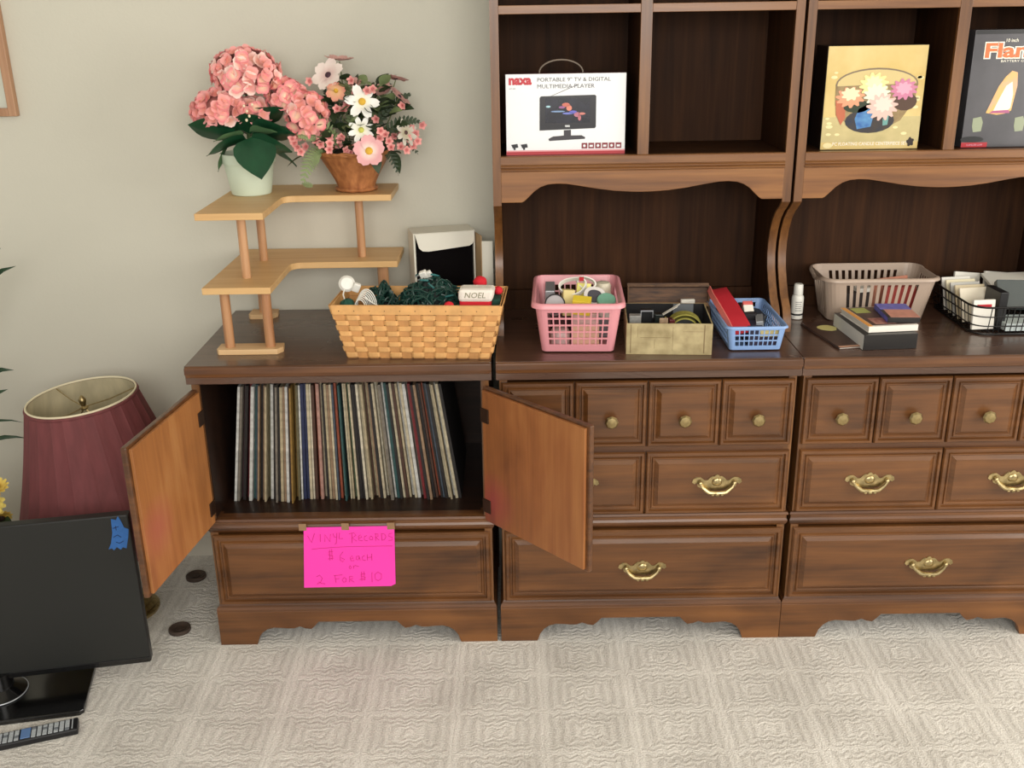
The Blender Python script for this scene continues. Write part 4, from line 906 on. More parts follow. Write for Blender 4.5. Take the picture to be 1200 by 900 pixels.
CY = mat('print_gold', (222, 200, 140), 0.3, rgb2=(206, 178, 108), vscale=9)
t = thing('candle_carton', 'gold floating candle carton in the right hutch', 'box', (1.606, 0.250, SH), math.radians(0))
KW, KH = 0.247, 0.2505
MB().box(0, KW, 0, 0.10, 0, KH).build('carton', CY, t, bevel=0.0008)
MB().box(-0.0006, KW + 0.0006, 0.002, 0.1004, 0.001, KH + 0.0004).build('dark_side', mat('print_umber', (40, 28, 20), 0.4), t)
def pet(cx, cz, r, nn, m, y, sq=0.7, a0=0.0, nm='printed_petal'):
    out = []
    for k in range(nn * 4):
        a = a0 + 2 * PI * k / (nn * 4); rr = r * (1.0 if k % 4 in (1, 2) else (0.82 if k % 4 == 3 else 0.72)); out.append((cx + rr * math.cos(a), cz + rr * sq * math.sin(a)))
    return flat(nm, out, y, m, t)
flat('printed_ground', rect(0, KW, 0.018, 0.080), -0.0001, mat('print_sage_gold', (186, 172, 122), 0.3, rgb2=(204, 188, 136), vscale=22), t)
GLS = mat('print_glass', (176, 160, 118), 0.3)
flat('printed_bowl', ell(0.128, 0.158, 0.103, 0.040, 28), -0.0003, mat('print_pewter', (128, 112, 92), 0.3), t)
flat('printed_bowl', ell(0.128, 0.158, 0.099, 0.036, 28), -0.0006, mat('print_pale_gold', (208, 188, 132), 0.3), t)
flat('printed_bowl', [(0.026, 0.155), (0.230, 0.160), (0.226, 0.118), (0.195, 0.070), (0.160, 0.052), (0.090, 0.050), (0.050, 0.072), (0.028, 0.110)], -0.0009, mat('print_bronze', (170, 148, 104), 0.3, rgb2=(130, 108, 76), vscale=30), t)
flat('printed_shadow', ell(0.118, 0.070, 0.062, 0.030, 20), -0.0012, mat('print_navy', (44, 50, 66), 0.3, rgb2=(70, 60, 50), vscale=40), t)
flat('printed_glass_gem', [(0.088, 0.100), (0.112, 0.112), (0.128, 0.090), (0.122, 0.056), (0.088, 0.050), (0.080, 0.075)], -0.0015, mat('print_blue', (58, 104, 168), 0.3, rgb2=(96, 150, 196), vscale=60), t)
flat('printed_glass_gem', [(0.150, 0.094), (0.166, 0.092), (0.164, 0.060), (0.152, 0.058)], -0.0015, mat('print_teal', (110, 160, 156), 0.3), t)
flat('printed_fish', [(0.028, 0.122), (0.052, 0.116), (0.056, 0.080), (0.046, 0.060), (0.032, 0.086)], -0.0012, mat('print_terracotta', (186, 104, 74), 0.3), t)
flat('printed_leaf', ell(0.082, 0.106, 0.034, 0.016, 14), -0.0015, mat('print_forest', (48, 58, 40), 0.3), t)
flat('printed_leaf', ell(0.202, 0.116, 0.030, 0.022, 14), -0.0015, mat('print_brown_shadow', (84, 62, 50), 0.3), t)
pet(0.064, 0.128, 0.037, 11, mat('print_coral', (226, 156, 122), 0.3), -0.0018); pet(0.064, 0.136, 0.024, 8, mat('print_cream', (244, 224, 184), 0.3), -0.0021, a0=0.2)
pet(0.120, 0.158, 0.037, 12, mat('print_lemon', (240, 230, 156), 0.3), -0.0018, 0.8); pet(0.120, 0.162, 0.022, 9, mat('print_cream', (0, 0, 0)), -0.0021, 0.8, 0.2)
pet(0.196, 0.146, 0.035, 12, mat('print_mauve', (202, 128, 158), 0.3), -0.0018, 0.75); pet(0.196, 0.148, 0.021, 8, mat('print_pink', (226, 164, 186), 0.3), -0.0021, 0.75, 0.3)
pet(0.130, 0.134, 0.034, 12, mat('print_ice', (224, 226, 206), 0.3), -0.0024, 0.8, 0.1)
pet(0.146, 0.104, 0.040, 13, mat('print_blush', (226, 188, 178), 0.3), -0.0027, 0.85); pet(0.148, 0.110, 0.024, 9, mat('print_shell', (240, 212, 200), 0.3), -0.0030, 0.8, 0.2)
for k in range(16):
    rx = random.uniform(0.004, 0.009); cx = random.choice((random.uniform(0.008, 0.034), random.uniform(0.215, 0.240), random.uniform(0.02, 0.23))); cz = random.uniform(0.030, 0.055) if 0.034 < cx < 0.215 else random.uniform(0.03, 0.20)
    flat('printed_petal', ell(cx, cz, rx, rx * 0.5, 8), -0.0004, mat('print_straw', (232, 218, 166), 0.3), t)
text('PC FLOATING CANDLE CENTERPIECE SET', 0.030, 0.0095, -0.0004, 0.190, 0.0085, mat('print_white', (244, 240, 224), 0.4), t, bold=0.01)
flat('printed_seal', ell(0.018, 0.010, 0.012, 0.007, 14), -0.0004, mat('print_straw', (0, 0, 0)), t)
pet(0.227, 0.017, 0.010, 5, mat('print_umber', (0, 0, 0)), -0.0006, 1.2, nm='printed_mark')

FBK = mat('print_black_sheen', (98, 97, 101), 0.22, rgb2=(78, 77, 81), vscale=6)  # black carton lightened to grey: its gloss sheen is painted into the colour
t = thing('flame_lamp_carton', 'glossy black flame lamp carton cut by the right photo edge', 'box', (1.9635, 0.250, SH), math.radians(0.5))
FW_, FH_ = 0.245, 0.283
MB().box(0, FW_, 0, 0.12, 0, FH_).build('carton', FBK, t, bevel=0.001)
MB().box(0.001, FW_ - 0.001, -0.0004, 0.0, FH_ - 0.010, FH_ - 0.001).build('top_edge', mat('print_black_edge', (30, 30, 32), 0.3), t)
ORG = mat('print_orange', (222, 112, 60), 0.35); PWH = mat('print_white', (0, 0, 0))
text('Flame', 0.0270, FH_ - 0.069, -0.0004, 0.166, 0.041, PWH, t, bold=0.075); text('Flame', 0.0295, FH_ - 0.0662, -0.0008, 0.161, 0.0355, ORG, t, bold=0.03)
text('10 inch', 0.078, FH_ - 0.029, -0.0012, 0.030, 0.008, PWH, t, bold=0.01)
text('BATTERY OPERATED', 0.072, FH_ - 0.0765, -0.0004, 0.105, 0.0055, PWH, t)
flat('printed_flame', [(0.052, 0.085), (0.064, 0.083), (0.080, 0.080), (0.100, 0.083), (0.115, 0.090), (0.118, 0.115), (0.122, 0.150), (0.118, 0.182), (0.104, 0.186), (0.090, 0.172), (0.076, 0.150), (0.064, 0.118)], -0.0003, mat('print_flame', (236, 184, 92), 0.3, rgb2=(220, 170, 140), vscale=30), t)
flat('printed_flame', [(0.070, 0.090), (0.100, 0.086), (0.112, 0.096), (0.114, 0.130), (0.108, 0.160), (0.094, 0.150), (0.082, 0.122)], -0.0006, mat('print_flame_core', (250, 240, 216), 0.3), t)
flat('printed_flame', [(0.060, 0.084), (0.112, 0.084), (0.108, 0.092), (0.068, 0.090)], -0.0009, mat('print_magenta', (170, 90, 130), 0.3), t)
for x in (0.022, 0.128): flat('printed_cup', [(x, 0.072), (x + 0.020, 0.076), (x + 0.026, 0.062), (x + 0.024, 0.040), (x + 0.004, 0.038), (x, 0.052)], -0.0003, mat('print_grey_green', (150, 158, 132), 0.3), t)
flat('printed_cup', ell(0.026, 0.020, 0.030, 0.008, 14), -0.0002, mat('print_shadow', (30, 30, 32), 0.3), t)
flat('red_label', rect(0.0, 0.066, 0.0005, 0.0125), -0.0005, CR, t); text('FLAMELESS LAMP', 0.014, 0.004, -0.0010, 0.040, 0.0045, mat('print_pink', (0, 0, 0)), t)

# ------------------------------------------------------------------ artificial flowers
def leaf_mesh(L_, W_, fold=0.25, droop=0.4, seg=7, tipw=0.0, wave=0.0):
    """leaf from the origin along +x, upper side +z"""
    vs = []; fs = []
    for i in range(seg + 1):
        t_ = i / seg; wd = W_ * (math.sin(PI * min(1, t_ ** 0.75)) ** 0.85 if 0 < t_ < 1 else 0.0) / 2 + 0.0005
        z = -droop * L_ * t_ * t_; x = L_ * t_
        for s_ in (-1, -0.5, 0, 0.5, 1):
            vs.append((x, s_ * wd, z + abs(s_) * wd * fold + wave * math.sin(9 * t_ + s_) * abs(s_)))
    for i in range(seg):
        for j in range(4): fs.append((i * 5 + j, i * 5 + j + 1, i * 5 + 6 + j, i * 5 + 5 + j))
    return vs, fs
def orient(p, d, roll=0.0):
    """matrix placing +x along d with z up-ish"""
    x = Vector(d).normalized(); y = Vector((0, 0, 1)).cross(x)
    if y.length < 1e-3: y = Vector((0, 1, 0))
    y.normalize(); z = x.cross(y)
    M = Matrix((x, y, z)).transposed().to_4x4(); M.translation = Vector(p)
    return M @ Matrix.Rotation(roll, 4, 'X')
def facing(p, d, spin=0.0):
    """matrix placing +z along d"""
    q = Vector(d).normalized().to_track_quat('Z', 'Y'); return Matrix.Translation(Vector(p)) @ q.to_matrix().to_4x4() @ Matrix.Rotation(spin, 4, 'Z')
def petals(n, r, w_, cup=0.15, r0=0.0, notch=0.0, seg=4):
    vs = []; fs = []
    for k in range(n):
        a = 2 * PI * k / n; ca, sa = math.cos(a), math.sin(a); o = len(vs)
        for i in range(seg + 1):
            t_ = i / seg; rr = r0 + (r - r0) * t_; wd = w_ / 2 * (0.25 + 0.75 * math.sin(PI * (0.12 + 0.70 * t_)) ** 0.9) * (1 if t_ < 1 else 0.55)
            z = cup * r * t_ * t_ + random.uniform(-.03, .03) * r
            for s_ in (-1, 0, 1):
                q = rr - (notch * r if (i == seg and s_ == 0) else 0)
                vs.append((ca * q - sa * s_ * wd, sa * q + ca * s_ * wd, z + abs(s_) * wd * 0.18 + 0.0004 * (k % 2)))
        for i in range(seg):
            for j in range(2): fs.append((o + i * 3 + j, o + i * 3 + j + 1, o + i * 3 + 4 + j, o + i * 3 + 3 + j))
    return MB().add(vs, fs)
def two_tone(name, c_in, c_out, r, rough=0.7):
    """petal colour running from the flower's centre to the petal's tip"""
    if name in MATS: return MATS[name]
    M = mat(name, c_out, rough); N = M.node_tree.nodes; L = M.node_tree.links
    tc = N['Texture Coordinate']; ln = N.new('ShaderNodeVectorMath'); ln.operation = 'LENGTH'; L.new(tc.outputs['Object'], ln.inputs[0])
    mr = N.new('ShaderNodeMapRange'); mr.inputs[2].default_value = r; L.new(ln.outputs['Value'], mr.inputs[0])
    rp = N.new('ShaderNodeValToRGB'); rp.color_ramp.elements[0].color = lin(c_in); rp.color_ramp.elements[0].position = 0.25; rp.color_ramp.elements[1].color = lin(c_out); rp.color_ramp.elements[1].position = 0.85
    L.new(mr.outputs[0], rp.inputs[0]); L.new(rp.outputs[0], N['Principled BSDF'].inputs['Base Color'])
    N['Principled BSDF'].inputs['Subsurface Weight'].default_value = 0.0
    return M

hy = thing('potted_hydrangea', 'pink artificial hydrangea in a pale mint pot on the corner stand', 'flowers', (0.122, 0.352, 1.1807))
HO = Vector((0.122, 0.352, 1.1807))
MB().lathe([(0.050, 0), (0.052, 0.002), (0.0655, 0.082), (0.0700, 0.083), (0.0735, 0.108), (0.0715, 0.109), (0.064, 0.086), (0.060, 0.080), (0, 0.078)], 36).build('pot', mat('mint_pot', (206, 218, 196), 0.5), hy, smooth=30)
MB().blob((0, 0, 0.082), 0.058, 0.058, 0.014, 14, 6).build('moss', mat('dark_moss', (58, 46, 34), 0.95, var=0.5, vscale=90, bump=0.5), hy)
FL = [petals(4, 0.0185, 0.022, cup=0.30, seg=3).mesh('floret', two_tone('hydrangea_pink', (246, 206, 176), (236, 142, 146), 0.0185), 60),
      petals(4, 0.0175, 0.021, cup=0.45, seg=3).mesh('floret', two_tone('hydrangea_coral', (232, 150, 134), (240, 168, 164), 0.018), 60),
      petals(4, 0.0190, 0.022, cup=0.20, seg=3).mesh('floret', two_tone('hydrangea_blush', (246, 180, 160), (250, 214, 204), 0.0185), 60)]
def head(c, rx, ry, rz, n, sd, low=-0.6):
    rnd = random.Random(sd); c = Vector(c) - HO
    MB().blob((0, 0, 0), rx * 0.78, ry * 0.78, rz * 0.78, 12, 8, jit=0.05)
    hd = MB().blob(c, rx * 0.74, ry * 0.74, rz * 0.74, 12, 8, jit=0.06).build('flower_head', mat('head_core', (206, 134, 126), 0.9), hy)
    for k in range(n):
        z = 1 - (k + 0.5) / n * (1 - low); a = k * 2.39996 + rnd.uniform(-.2, .2); s_ = math.sqrt(max(0, 1 - z * z)); d = Vector((s_ * math.cos(a), s_ * math.sin(a), z))
        p = c + Vector((d.x * rx, d.y * ry, d.z * rz)) * rnd.uniform(0.84, 1.0); d2 = (d + Vector((rnd.uniform(-.35, .35), rnd.uniform(-.35, .2), rnd.uniform(-.3, .3)))).normalized()
        part_copy(FL[rnd.choice((0, 0, 1, 1, 2))], 'floret', hd, facing(p, d2, rnd.uniform(0, 6)))
    MB().tube([(0.0, 0, 0.06), (c.x * 0.4, c.y * 0.4 + 0.0, 0.06 + (c.z - 0.06) * 0.55), tuple(c)], 0.0028, 6).build('stem', mat('stem_green', (62, 84, 44), 0.6), hy)
head((0.143, 0.330, 1.487), 0.088, 0.070, 0.062, 118, 1); head((0.070, 0.315, 1.402), 0.068, 0.058, 0.048, 78, 2); head((0.240, 0.335, 1.432), 0.048, 0.045, 0.038, 40, 4); head((0.292, 0.320, 1.385), 0.052, 0.045, 0.060, 56, 5, -0.9); head((0.146, 0.330, 1.395), 0.050, 0.040, 0.034, 26, 6)
GRN = mat('hydrangea_leaf', (24, 74, 46), 0.42, var=0.35, vscale=22, bump=0.2); GRN2 = mat('hydrangea_leaf_pale', (78, 112, 74), 0.5, var=0.2, vscale=22)
for k, (b, tip, wd, dr, rl, m_) in enumerate((((0.10, 0.33, 1.330), (0.000, 0.27, 1.372), 0.074, 0.10, 0.75, GRN), ((0.13, 0.32, 1.325), (0.045, 0.24, 1.300), 0.060, 0.12, 0.6, GRN), ((0.150, 0.29, 1.335), (0.182, 0.220, 1.243), 0.086, 0.05, 0.15, GRN),
                                          ((0.15, 0.31, 1.340), (0.268, 0.270, 1.345), 0.078, 0.12, -0.7, GRN), ((0.14, 0.30, 1.320), (0.255, 0.275, 1.300), 0.060, 0.10, -0.8, GRN), ((0.17, 0.33, 1.315), (0.262, 0.300, 1.262), 0.028, 0.15, -0.9, GRN),
                                          ((0.078, 0.33, 1.312), (0.052, 0.30, 1.250), 0.030, 0.05, 0.9, GRN2), ((0.135, 0.28, 1.345), (0.072, 0.225, 1.335), 0.036, 0.10, 0.5, GRN2), ((0.15, 0.28, 1.350), (0.228, 0.245, 1.352), 0.036, 0.08, -0.6, GRN2),
                                          ((0.14, 0.33, 1.34), (0.150, 0.262, 1.395), 0.070, 0.02, 0.0, GRN), ((0.15, 0.34, 1.36), (0.235, 0.30, 1.405), 0.066, 0.05, -0.5, GRN), ((0.13, 0.36, 1.33), (0.10, 0.44, 1.35), 0.08, 0.1, 0.2, GRN), ((0.15, 0.37, 1.33), (0.23, 0.43, 1.34), 0.08, 0.1, -0.2, GRN), ((0.11, 0.34, 1.34), (0.060, 0.27, 1.375), 0.05, 0.1, 0.3, GRN))):
    b = Vector(b) - HO; tip = Vector(tip) - HO; d = tip - b; vs, fs = leaf_mesh(d.length * 1.04, wd * (1.25 if wd > 0.04 else 1.15), 0.22, dr, wave=0.002); M = orient(b, d + Vector((0, 0, dr * d.length * 0.6)), rl)
    o = MB().add([M @ Vector(v) for v in vs], fs).build('leaf', m_, hy, smooth=70)
    MB().tube([(0, 0, 0.075), tuple(b * 0.6 + Vector((0, 0, 0.03))), tuple(b)], 0.0018, 5).build('leaf_stem', mat('stem_green', (0, 0, 0)), hy) if k < 6 else None
for x, z in ((0.147, 1.415), (0.153, 1.402), (0.158, 1.39), (0.168, 1.418), (0.150, 1.380)): MB().blob(Vector((x, 0.262, z)) - HO, 0.0035, 0.0035, 0.004, 8, 5).build('bud', mat('cream_bud', (236, 220, 188), 0.6), hy)

fa = thing('flower_arrangement', 'pink and white artificial daisies in a brown flared basket', 'flowers', (0.399, 0.385, 1.1807))
FO = Vector((0.399, 0.385, 1.1807))
WICK = mat('wicker_brown', (186, 124, 76), 0.5, rgb2=(140, 84, 48), vscale=30, stretch=(2, 2, 0.25), bump=0.2)
def wobb(an, i): return 1 + 0.010 * math.sin(an * 20 + (PI if i % 2 else 0))
prof = [(0.048, 0.0), (0.053, 0.003), (0.054, 0.008), (0.050, 0.012), (0.052, 0.018)]
for k in range(12): q = (k + 1) / 12; prof.append((0.052 + 0.045 * q ** 1.15, 0.018 + 0.080 * q))
prof += [(0.102, 0.100), (0.103, 0.106), (0.097, 0.108), (0.092, 0.102), (0.06, 0.05), (0, 0.04)]
MB().lathe(prof, 80, wob=wobb).build('basket', WICK, fa, smooth=50)
mb = MB(); mb.tube([(0.101 * math.cos(a), 0.101 * math.sin(a), 0.106 + 0.0015 * math.sin(14 * a)) for a in [2 * PI * k / 90 for k in range(90)]], 0.0045, 6, closed=True); mb.build('rim', WICK, fa, smooth=60)
MB().tube([(0.053 * math.cos(a), 0.053 * math.sin(a), 0.006 + 0.001 * math.sin(12 * a)) for a in [2 * PI * k / 60 for k in range(60)]], 0.005, 6, closed=True).build('foot_braid', WICK, fa, smooth=60)
MB().blob((0, 0, 0.085), 0.085, 0.085, 0.030, 16, 6, jit=0.06).build('moss', mat('dark_moss', (0, 0, 0)), fa)
WD = two_tone('daisy_white', (244, 240, 214), (246, 244, 238), 0.03); CEN = mat('daisy_centre', (222, 176, 60), 0.8, bump=0.6, bscale=400)
PKD = two_tone('cosmos_pink', (246, 226, 214), (226, 168, 170), 0.032); DUST = two_tone('dusty_pink', (214, 160, 150), (206, 158, 152), 0.03); PALE = two_tone('pale_blush', (226, 196, 190), (238, 224, 216), 0.035)
SMP = two_tone('small_pink', (196, 90, 92), (232, 160, 154), 0.009)
STM = mat('pale_stem', (98, 108, 64), 0.6)
def flower(p, d, n, r, w_, m_, cm, cr, cup=0.1, notch=0.06, stem=True, spin=0.3):
    p = Vector(p) - FO; M = facing(p, d, spin)
    me = petals(n, r, w_, cup, 0.004, notch).mesh('flower', m_, 60); o = part_copy(me, 'flower', fa, M)
    c = MB().blob((0, 0, cr * 0.25), cr, cr, cr * 0.55, 12, 6).build('flower_centre', cm, o, smooth=60)
    if stem: MB().tube([(p.x * 0.35, p.y * 0.3, 0.09), (p.x * 0.75, p.y * 0.5, 0.09 + (p.z - 0.09) * 0.6), tuple(p - Vector(d).normalized() * 0.004)], 0.0016, 5).build('stem', STM, fa)
    return o
flower((0.440, 0.300, 1.418), (0.15, -1, 0.25), 6, 0.045, 0.024, WD, CEN, 0.0095, 0.10, spin=0.9)
flower((0.434, 0.295, 1.348), (0.05, -1, 0.2), 8, 0.035, 0.0145, WD, mat('daisy_lime', (206, 206, 96), 0.8), 0.0075, 0.08)
flower((0.4535, 0.275, 1.297), (0.1, -1, 0.3), 5, 0.041, 0.038, PKD, CEN, 0.0100, 0.12, spin=0.35)
flower((0.543, 0.340, 1.335), (0.8, -0.7, 0.2), 8, 0.038, 0.014, two_tone('daisy_dim', (200, 190, 160), (226, 218, 204), 0.03), mat('brown_eye', (90, 66, 60), 0.8), 0.006, 0.15)
flower((0.352, 0.340, 1.482), (-0.35, -0.75, 0.55), 6, 0.046, 0.034, PALE, mat('plum_eye', (66, 40, 52), 0.8), 0.0085, 0.12, spin=0.5)
flower((0.377, 0.380, 1.517), (0.10, -0.05, 1), 7, 0.040, 0.026, DUST, mat('plum_eye', (0, 0, 0)), 0.006, 0.18)
flower((0.520, 0.385, 1.468), (0.2, 0.25, 1), 7, 0.034, 0.024, DUST, mat('plum_eye', (0, 0, 0)), 0.006, 0.05)
flower((0.530, 0.355, 1.425), (0.65, -0.1, 0.7), 7, 0.034, 0.024, DUST, mat('plum_eye', (0, 0, 0)), 0.006, 0.10)
flower((0.490, 0.360, 1.440), (-0.2, -0.5, 0.7), 6, 0.026, 0.020, DUST, mat('plum_eye', (0, 0, 0)), 0.005, 0.30)
flower((0.372, 0.320, 1.445), (0.1, -0.9, -0.2), 6, 0.026, 0.020, two_tone('peach_bell', (236, 190, 140), (232, 158, 140), 0.03), CEN, 0.006, 0.5)
flower((0.410, 0.390, 1.455), (0.0, -0.5, 0.8), 5, 0.020, 0.018, DUST, mat('plum_eye', (0, 0, 0)), 0.004, 0.4)
SMM = petals(5, 0.0115, 0.011, 0.35, 0.001, seg=2).mesh('small_bloom', SMP, 60)
rnd = random.Random(11)
sm = [(0.313, 1.322), (0.325, 1.312), (0.348, 1.330), (0.352, 1.316), (0.366, 1.306), (0.379, 1.325), (0.384, 1.332), (0.391, 1.296), (0.400, 1.292), (0.408, 1.297), (0.376, 1.402), (0.388, 1.395), (0.402, 1.420), (0.396, 1.408), (0.257, 1.330),
      (0.262, 1.318), (0.268, 1.308), (0.283, 1.305), (0.275, 1.296), (0.350, 1.301), (0.523, 1.312), (0.530, 1.300), (0.545, 1.292), (0.510, 1.325), (0.485, 1.346), (0.495, 1.335), (0.478, 1.325), (0.500, 1.316), (0.555, 1.345), (0.567, 1.33), (0.575, 1.315),
      (0.455, 1.445), (0.470, 1.450), (0.560, 1.30), (0.470, 1.372), (0.310, 1.47), (0.415, 1.470), (0.420, 1.44), (0.540, 1.405), (0.586, 1.352), (0.548, 1.32), (0.505, 1.30), (0.533, 1.33)]
for x, z in sm:
    y = 0.300 + rnd.uniform(-0.02, 0.03) + (0.04 if x > 0.5 else 0)
    part_copy(SMM, 'small_bloom', fa, facing(Vector((x, y, z)) - FO, (rnd.uniform(-.5, .5), -1, rnd.uniform(-.2, .6)), rnd.uniform(0, 6)))
FG = mat('fern_green', (128, 144, 96), 0.6, var=0.25, vscale=40); FG2 = mat('dark_foliage', (48, 66, 36), 0.55, var=0.35, vscale=40)
def fern(p0, p1, droop, wd, m_, n=13):
    """frond: a rib and leaflets in one part"""
    p0 = Vector(p0) - FO; p1 = Vector(p1) - FO; mb = MB(); L_ = (p1 - p0).length; pts = []
    for i in range(n + 1): t_ = i / n; pts.append(p0.lerp(p1, t_) + Vector((0, 0, droop * L_ * 4 * t_ * (1 - t_))))
    mb.tube(pts, [0.0014 * (1 - 0.7 * i / n) for i in range(n + 1)], 4)
    for i in range(1, n):
        t_ = i / n; tg_ = (pts[i + 1] - pts[i - 1]).normalized(); sd = tg_.cross(Vector((0, -1, 0.3))).normalized()
        for s_ in (-1, 1):
            ll = wd * math.sin(PI * min(1, 0.18 + 0.82 * t_)) ** 0.7; d = (sd * s_ + tg_ * 0.55).normalized()
            q = pts[i]; e = q + d * ll; w2 = tg_ * (L_ / n * 0.42); mb.add([q - w2, q + w2, e.lerp(q, 0.4) + w2 * 1.1, e, e.lerp(q, 0.4) - w2 * 0.9], [(0, 1, 2, 3, 4)])
    return mb.build('fern_frond', m_, fa)
fern((0.33, 0.32, 1.290), (0.275, 0.27, 1.215), 0.25, 0.028, FG); fern((0.275, 0.27, 1.218), (0.305, 0.26, 1.212), 0.0, 0.010, FG, 7)
fern((0.36, 0.33, 1.300), (0.270, 0.28, 1.335), 0.15, 0.024, FG); fern((0.37, 0.32, 1.300), (0.300, 0.29, 1.385), 0.15, 0.024, FG)
fern((0.35, 0.35, 1.320), (0.270, 0.36, 1.400), 0.10, 0.020, FG); fern((0.46, 0.34, 1.300), (0.585, 0.34, 1.360), 0.2, 0.020, FG2); fern((0.44, 0.35, 1.32), (0.560, 0.38, 1.43), 0.12, 0.020, FG2)
fern((0.47, 0.36, 1.290), (0.520, 0.33, 1.225), 0.35, 0.020, FG2); fern((0.40, 0.36, 1.34), (0.395, 0.37, 1.475), 0.0, 0.018, FG); fern((0.45, 0.37, 1.34), (0.500, 0.40, 1.475), 0.0, 0.018, FG)
fern((0.38, 0.36, 1.34), (0.33, 0.38, 1.45), 0.0, 0.018, FG2); fern((0.50, 0.36, 1.31), (0.572, 0.36, 1.275), 0.3, 0.020, FG2)
vs0, fs0 = leaf_mesh(0.048, 0.026, 0.25, 0.2)
LM = MB().add(vs0, fs0).mesh('leaf', FG2, 70); LM2 = MB().add(vs0, fs0).mesh('leaf', FG, 70)
for k in range(150):
    a = rnd.uniform(0, 2 * PI); r_ = rnd.uniform(0.01, 0.100); z = rnd.uniform(0.135, 0.30) - r_ * 0.4; p = Vector((r_ * math.cos(a) * 1.1 + 0.015, r_ * math.sin(a) * 0.8 - 0.01, z))
    part_copy(LM if rnd.random() < 0.6 else LM2, 'leaf', fa, orient(p, (math.cos(a) * 0.8, math.sin(a) * 0.8 - 0.3, rnd.uniform(-.1, .9)), rnd.uniform(-1, 1)))
for p, d, s_ in (((0.06, -0.075, 0.11), (0.3, -0.5, -0.9), 1.2), ((0.10, -0.02, 0.105), (0.5, -0.2, -0.9), 1.3), ((-0.12, -0.10, 0.105), (-0.9, -0.3, -0.35), 1.0), ((-0.03, -0.02, 0.25), (-0.6, -0.4, 0.3), 1.0), ((0.08, -0.02, 0.22), (0.8, -0.3, 0.3), 1.1), ((-0.04, -0.03, 0.22), (0.0, -0.6, -0.5), 1.0)):
    part_copy(LM, 'leaf', fa, orient(p, d, 0.2) @ Matrix.Scale(s_, 4))

# ------------------------------------------------------------------ leaning table lamp
lp = thing('table_lamp', 'brass table lamp with a crooked maroon pleated shade standing on the carpet', 'lamp', (-0.318, 0.185, 0.0))
MB().lathe([(0.084, 0), (0.086, 0.004), (0.086, 0.010), (0.078, 0.014), (0.080, 0.019), (0.074, 0.024), (0.066, 0.027), (0.067, 0.033), (0.052, 0.040), (0.030, 0.050), (0.018, 0.062)], 40).build('base', BRASS, lp, smooth=40)
MB().lathe([(0.018, 0.062), (0.024, 0.08), (0.034, 0.12), (0.036, 0.17), (0.026, 0.22), (0.012, 0.26), (0.014, 0.29), (0.009, 0.32), (0.009, 0.44)], 24).build('column', BRASS, lp, smooth=40)
MS = Matrix.Translation((-0.024, 0.026, 0.42)) @ Matrix.Rotation(math.radians(-4.5), 4, 'Y') @ Matrix.Rotation(math.radians(2), 4, 'X')
SHD = mat('maroon_pleated_silk', (124, 64, 66), 0.75, var=0.25, vscale=40, stretch=(1, 1, 0.05), bump=0.3, bscale=120)
LIN = mat('cream_lining', (206, 194, 160), 0.8, var=0.25, vscale=30, stretch=(1, 1, 0.1))
NPL = 168; vs = []; fs = []
for i in range(11):
    q = i / 10; r = 0.262 - 0.117 * q - 0.006 * math.sin(PI * q)
    for j in range(NPL):
        a = 2 * PI * j / NPL; rr = r * (1 + (0.006 if j % 2 else -0.004) + 0.007 * math.sin(a * 24) ) * (1 + 0.004 * math.sin(5 * a + 2 * q))
        vs.append(MS @ Vector((rr * math.cos(a), rr * math.sin(a), -0.150 + 0.390 * q)))
for i in range(10):
    for j in range(NPL): fs.append((i * NPL + j, i * NPL + (j + 1) % NPL, (i + 1) * NPL + (j + 1) % NPL, (i + 1) * NPL + j))
sh = MB().add(vs, fs).build('lamp_shade', SHD, lp, smooth=35)
vs = []; fs = []
for i in range(11):
    q = i / 10; r = 0.262 - 0.117 * q - 0.006 * math.sin(PI * q) - 0.0055
    for j in range(64):
        a = 2 * PI * j / 64; vs.append(MS @ Vector((r * math.cos(a), r * math.sin(a), -0.149 + 0.389 * q)))
for i in range(10):
    for j in range(64): fs.append((i * 64 + j, i * 64 + (j + 1) % 64, (i + 1) * 64 + (j + 1) % 64, (i + 1) * 64 + j))
MB().add(vs, fs).build('lining', LIN, sh, smooth=60)
for z, r, nm in ((0.236, 0.1455, 'top_trim'), (-0.149, 0.264, 'bottom_trim')):
    MB().tube([tuple(MS @ Vector((r * math.cos(a), r * math.sin(a), z))) for a in [2 * PI * k / 64 for k in range(64)]], 0.0045, 6, closed=True).build(nm, SHD, sh, smooth=60)
MB().tube([tuple(MS @ Vector((0.1425 * math.cos(a), 0.1425 * math.sin(a), 0.2425))) for a in [2 * PI * k / 64 for k in range(64)]], 0.0028, 6, closed=True).build('top_ring', mat('ivory_trim', (232, 222, 190), 0.6), sh, smooth=60)
for k in range(3):
    a = 2 * PI * k / 3 + 0.35
    MB().tube([tuple(MS @ Vector((0.140 * math.cos(a), 0.140 * math.sin(a), 0.238))), tuple(MS @ Vector((0.07 * math.cos(a), 0.07 * math.sin(a), 0.220))), tuple(MS @ Vector((0, 0, 0.212)))], 0.0018, 5).build('spider_arm', BRASS2, lp)
MB().lathe([(0.010, 0.206), (0.012, 0.210), (0.006, 0.216), (0.009, 0.226), (0.010, 0.234), (0.004, 0.244), (0, 0.247)], 14, M=MS).build('finial', BRASS2, lp, smooth=40)
MB().tube([tuple(MS @ Vector((0.045 * math.sin(PI * k / 12), 0, 0.02 + 0.19 * k / 12))) for k in range(13)], 0.002, 5).build('harp', BRASS2, lp); MB().tube([tuple(MS @ Vector((-0.045 * math.sin(PI * k / 12), 0, 0.02 + 0.19 * k / 12))) for k in range(13)], 0.002, 5).build('harp', BRASS2, lp)
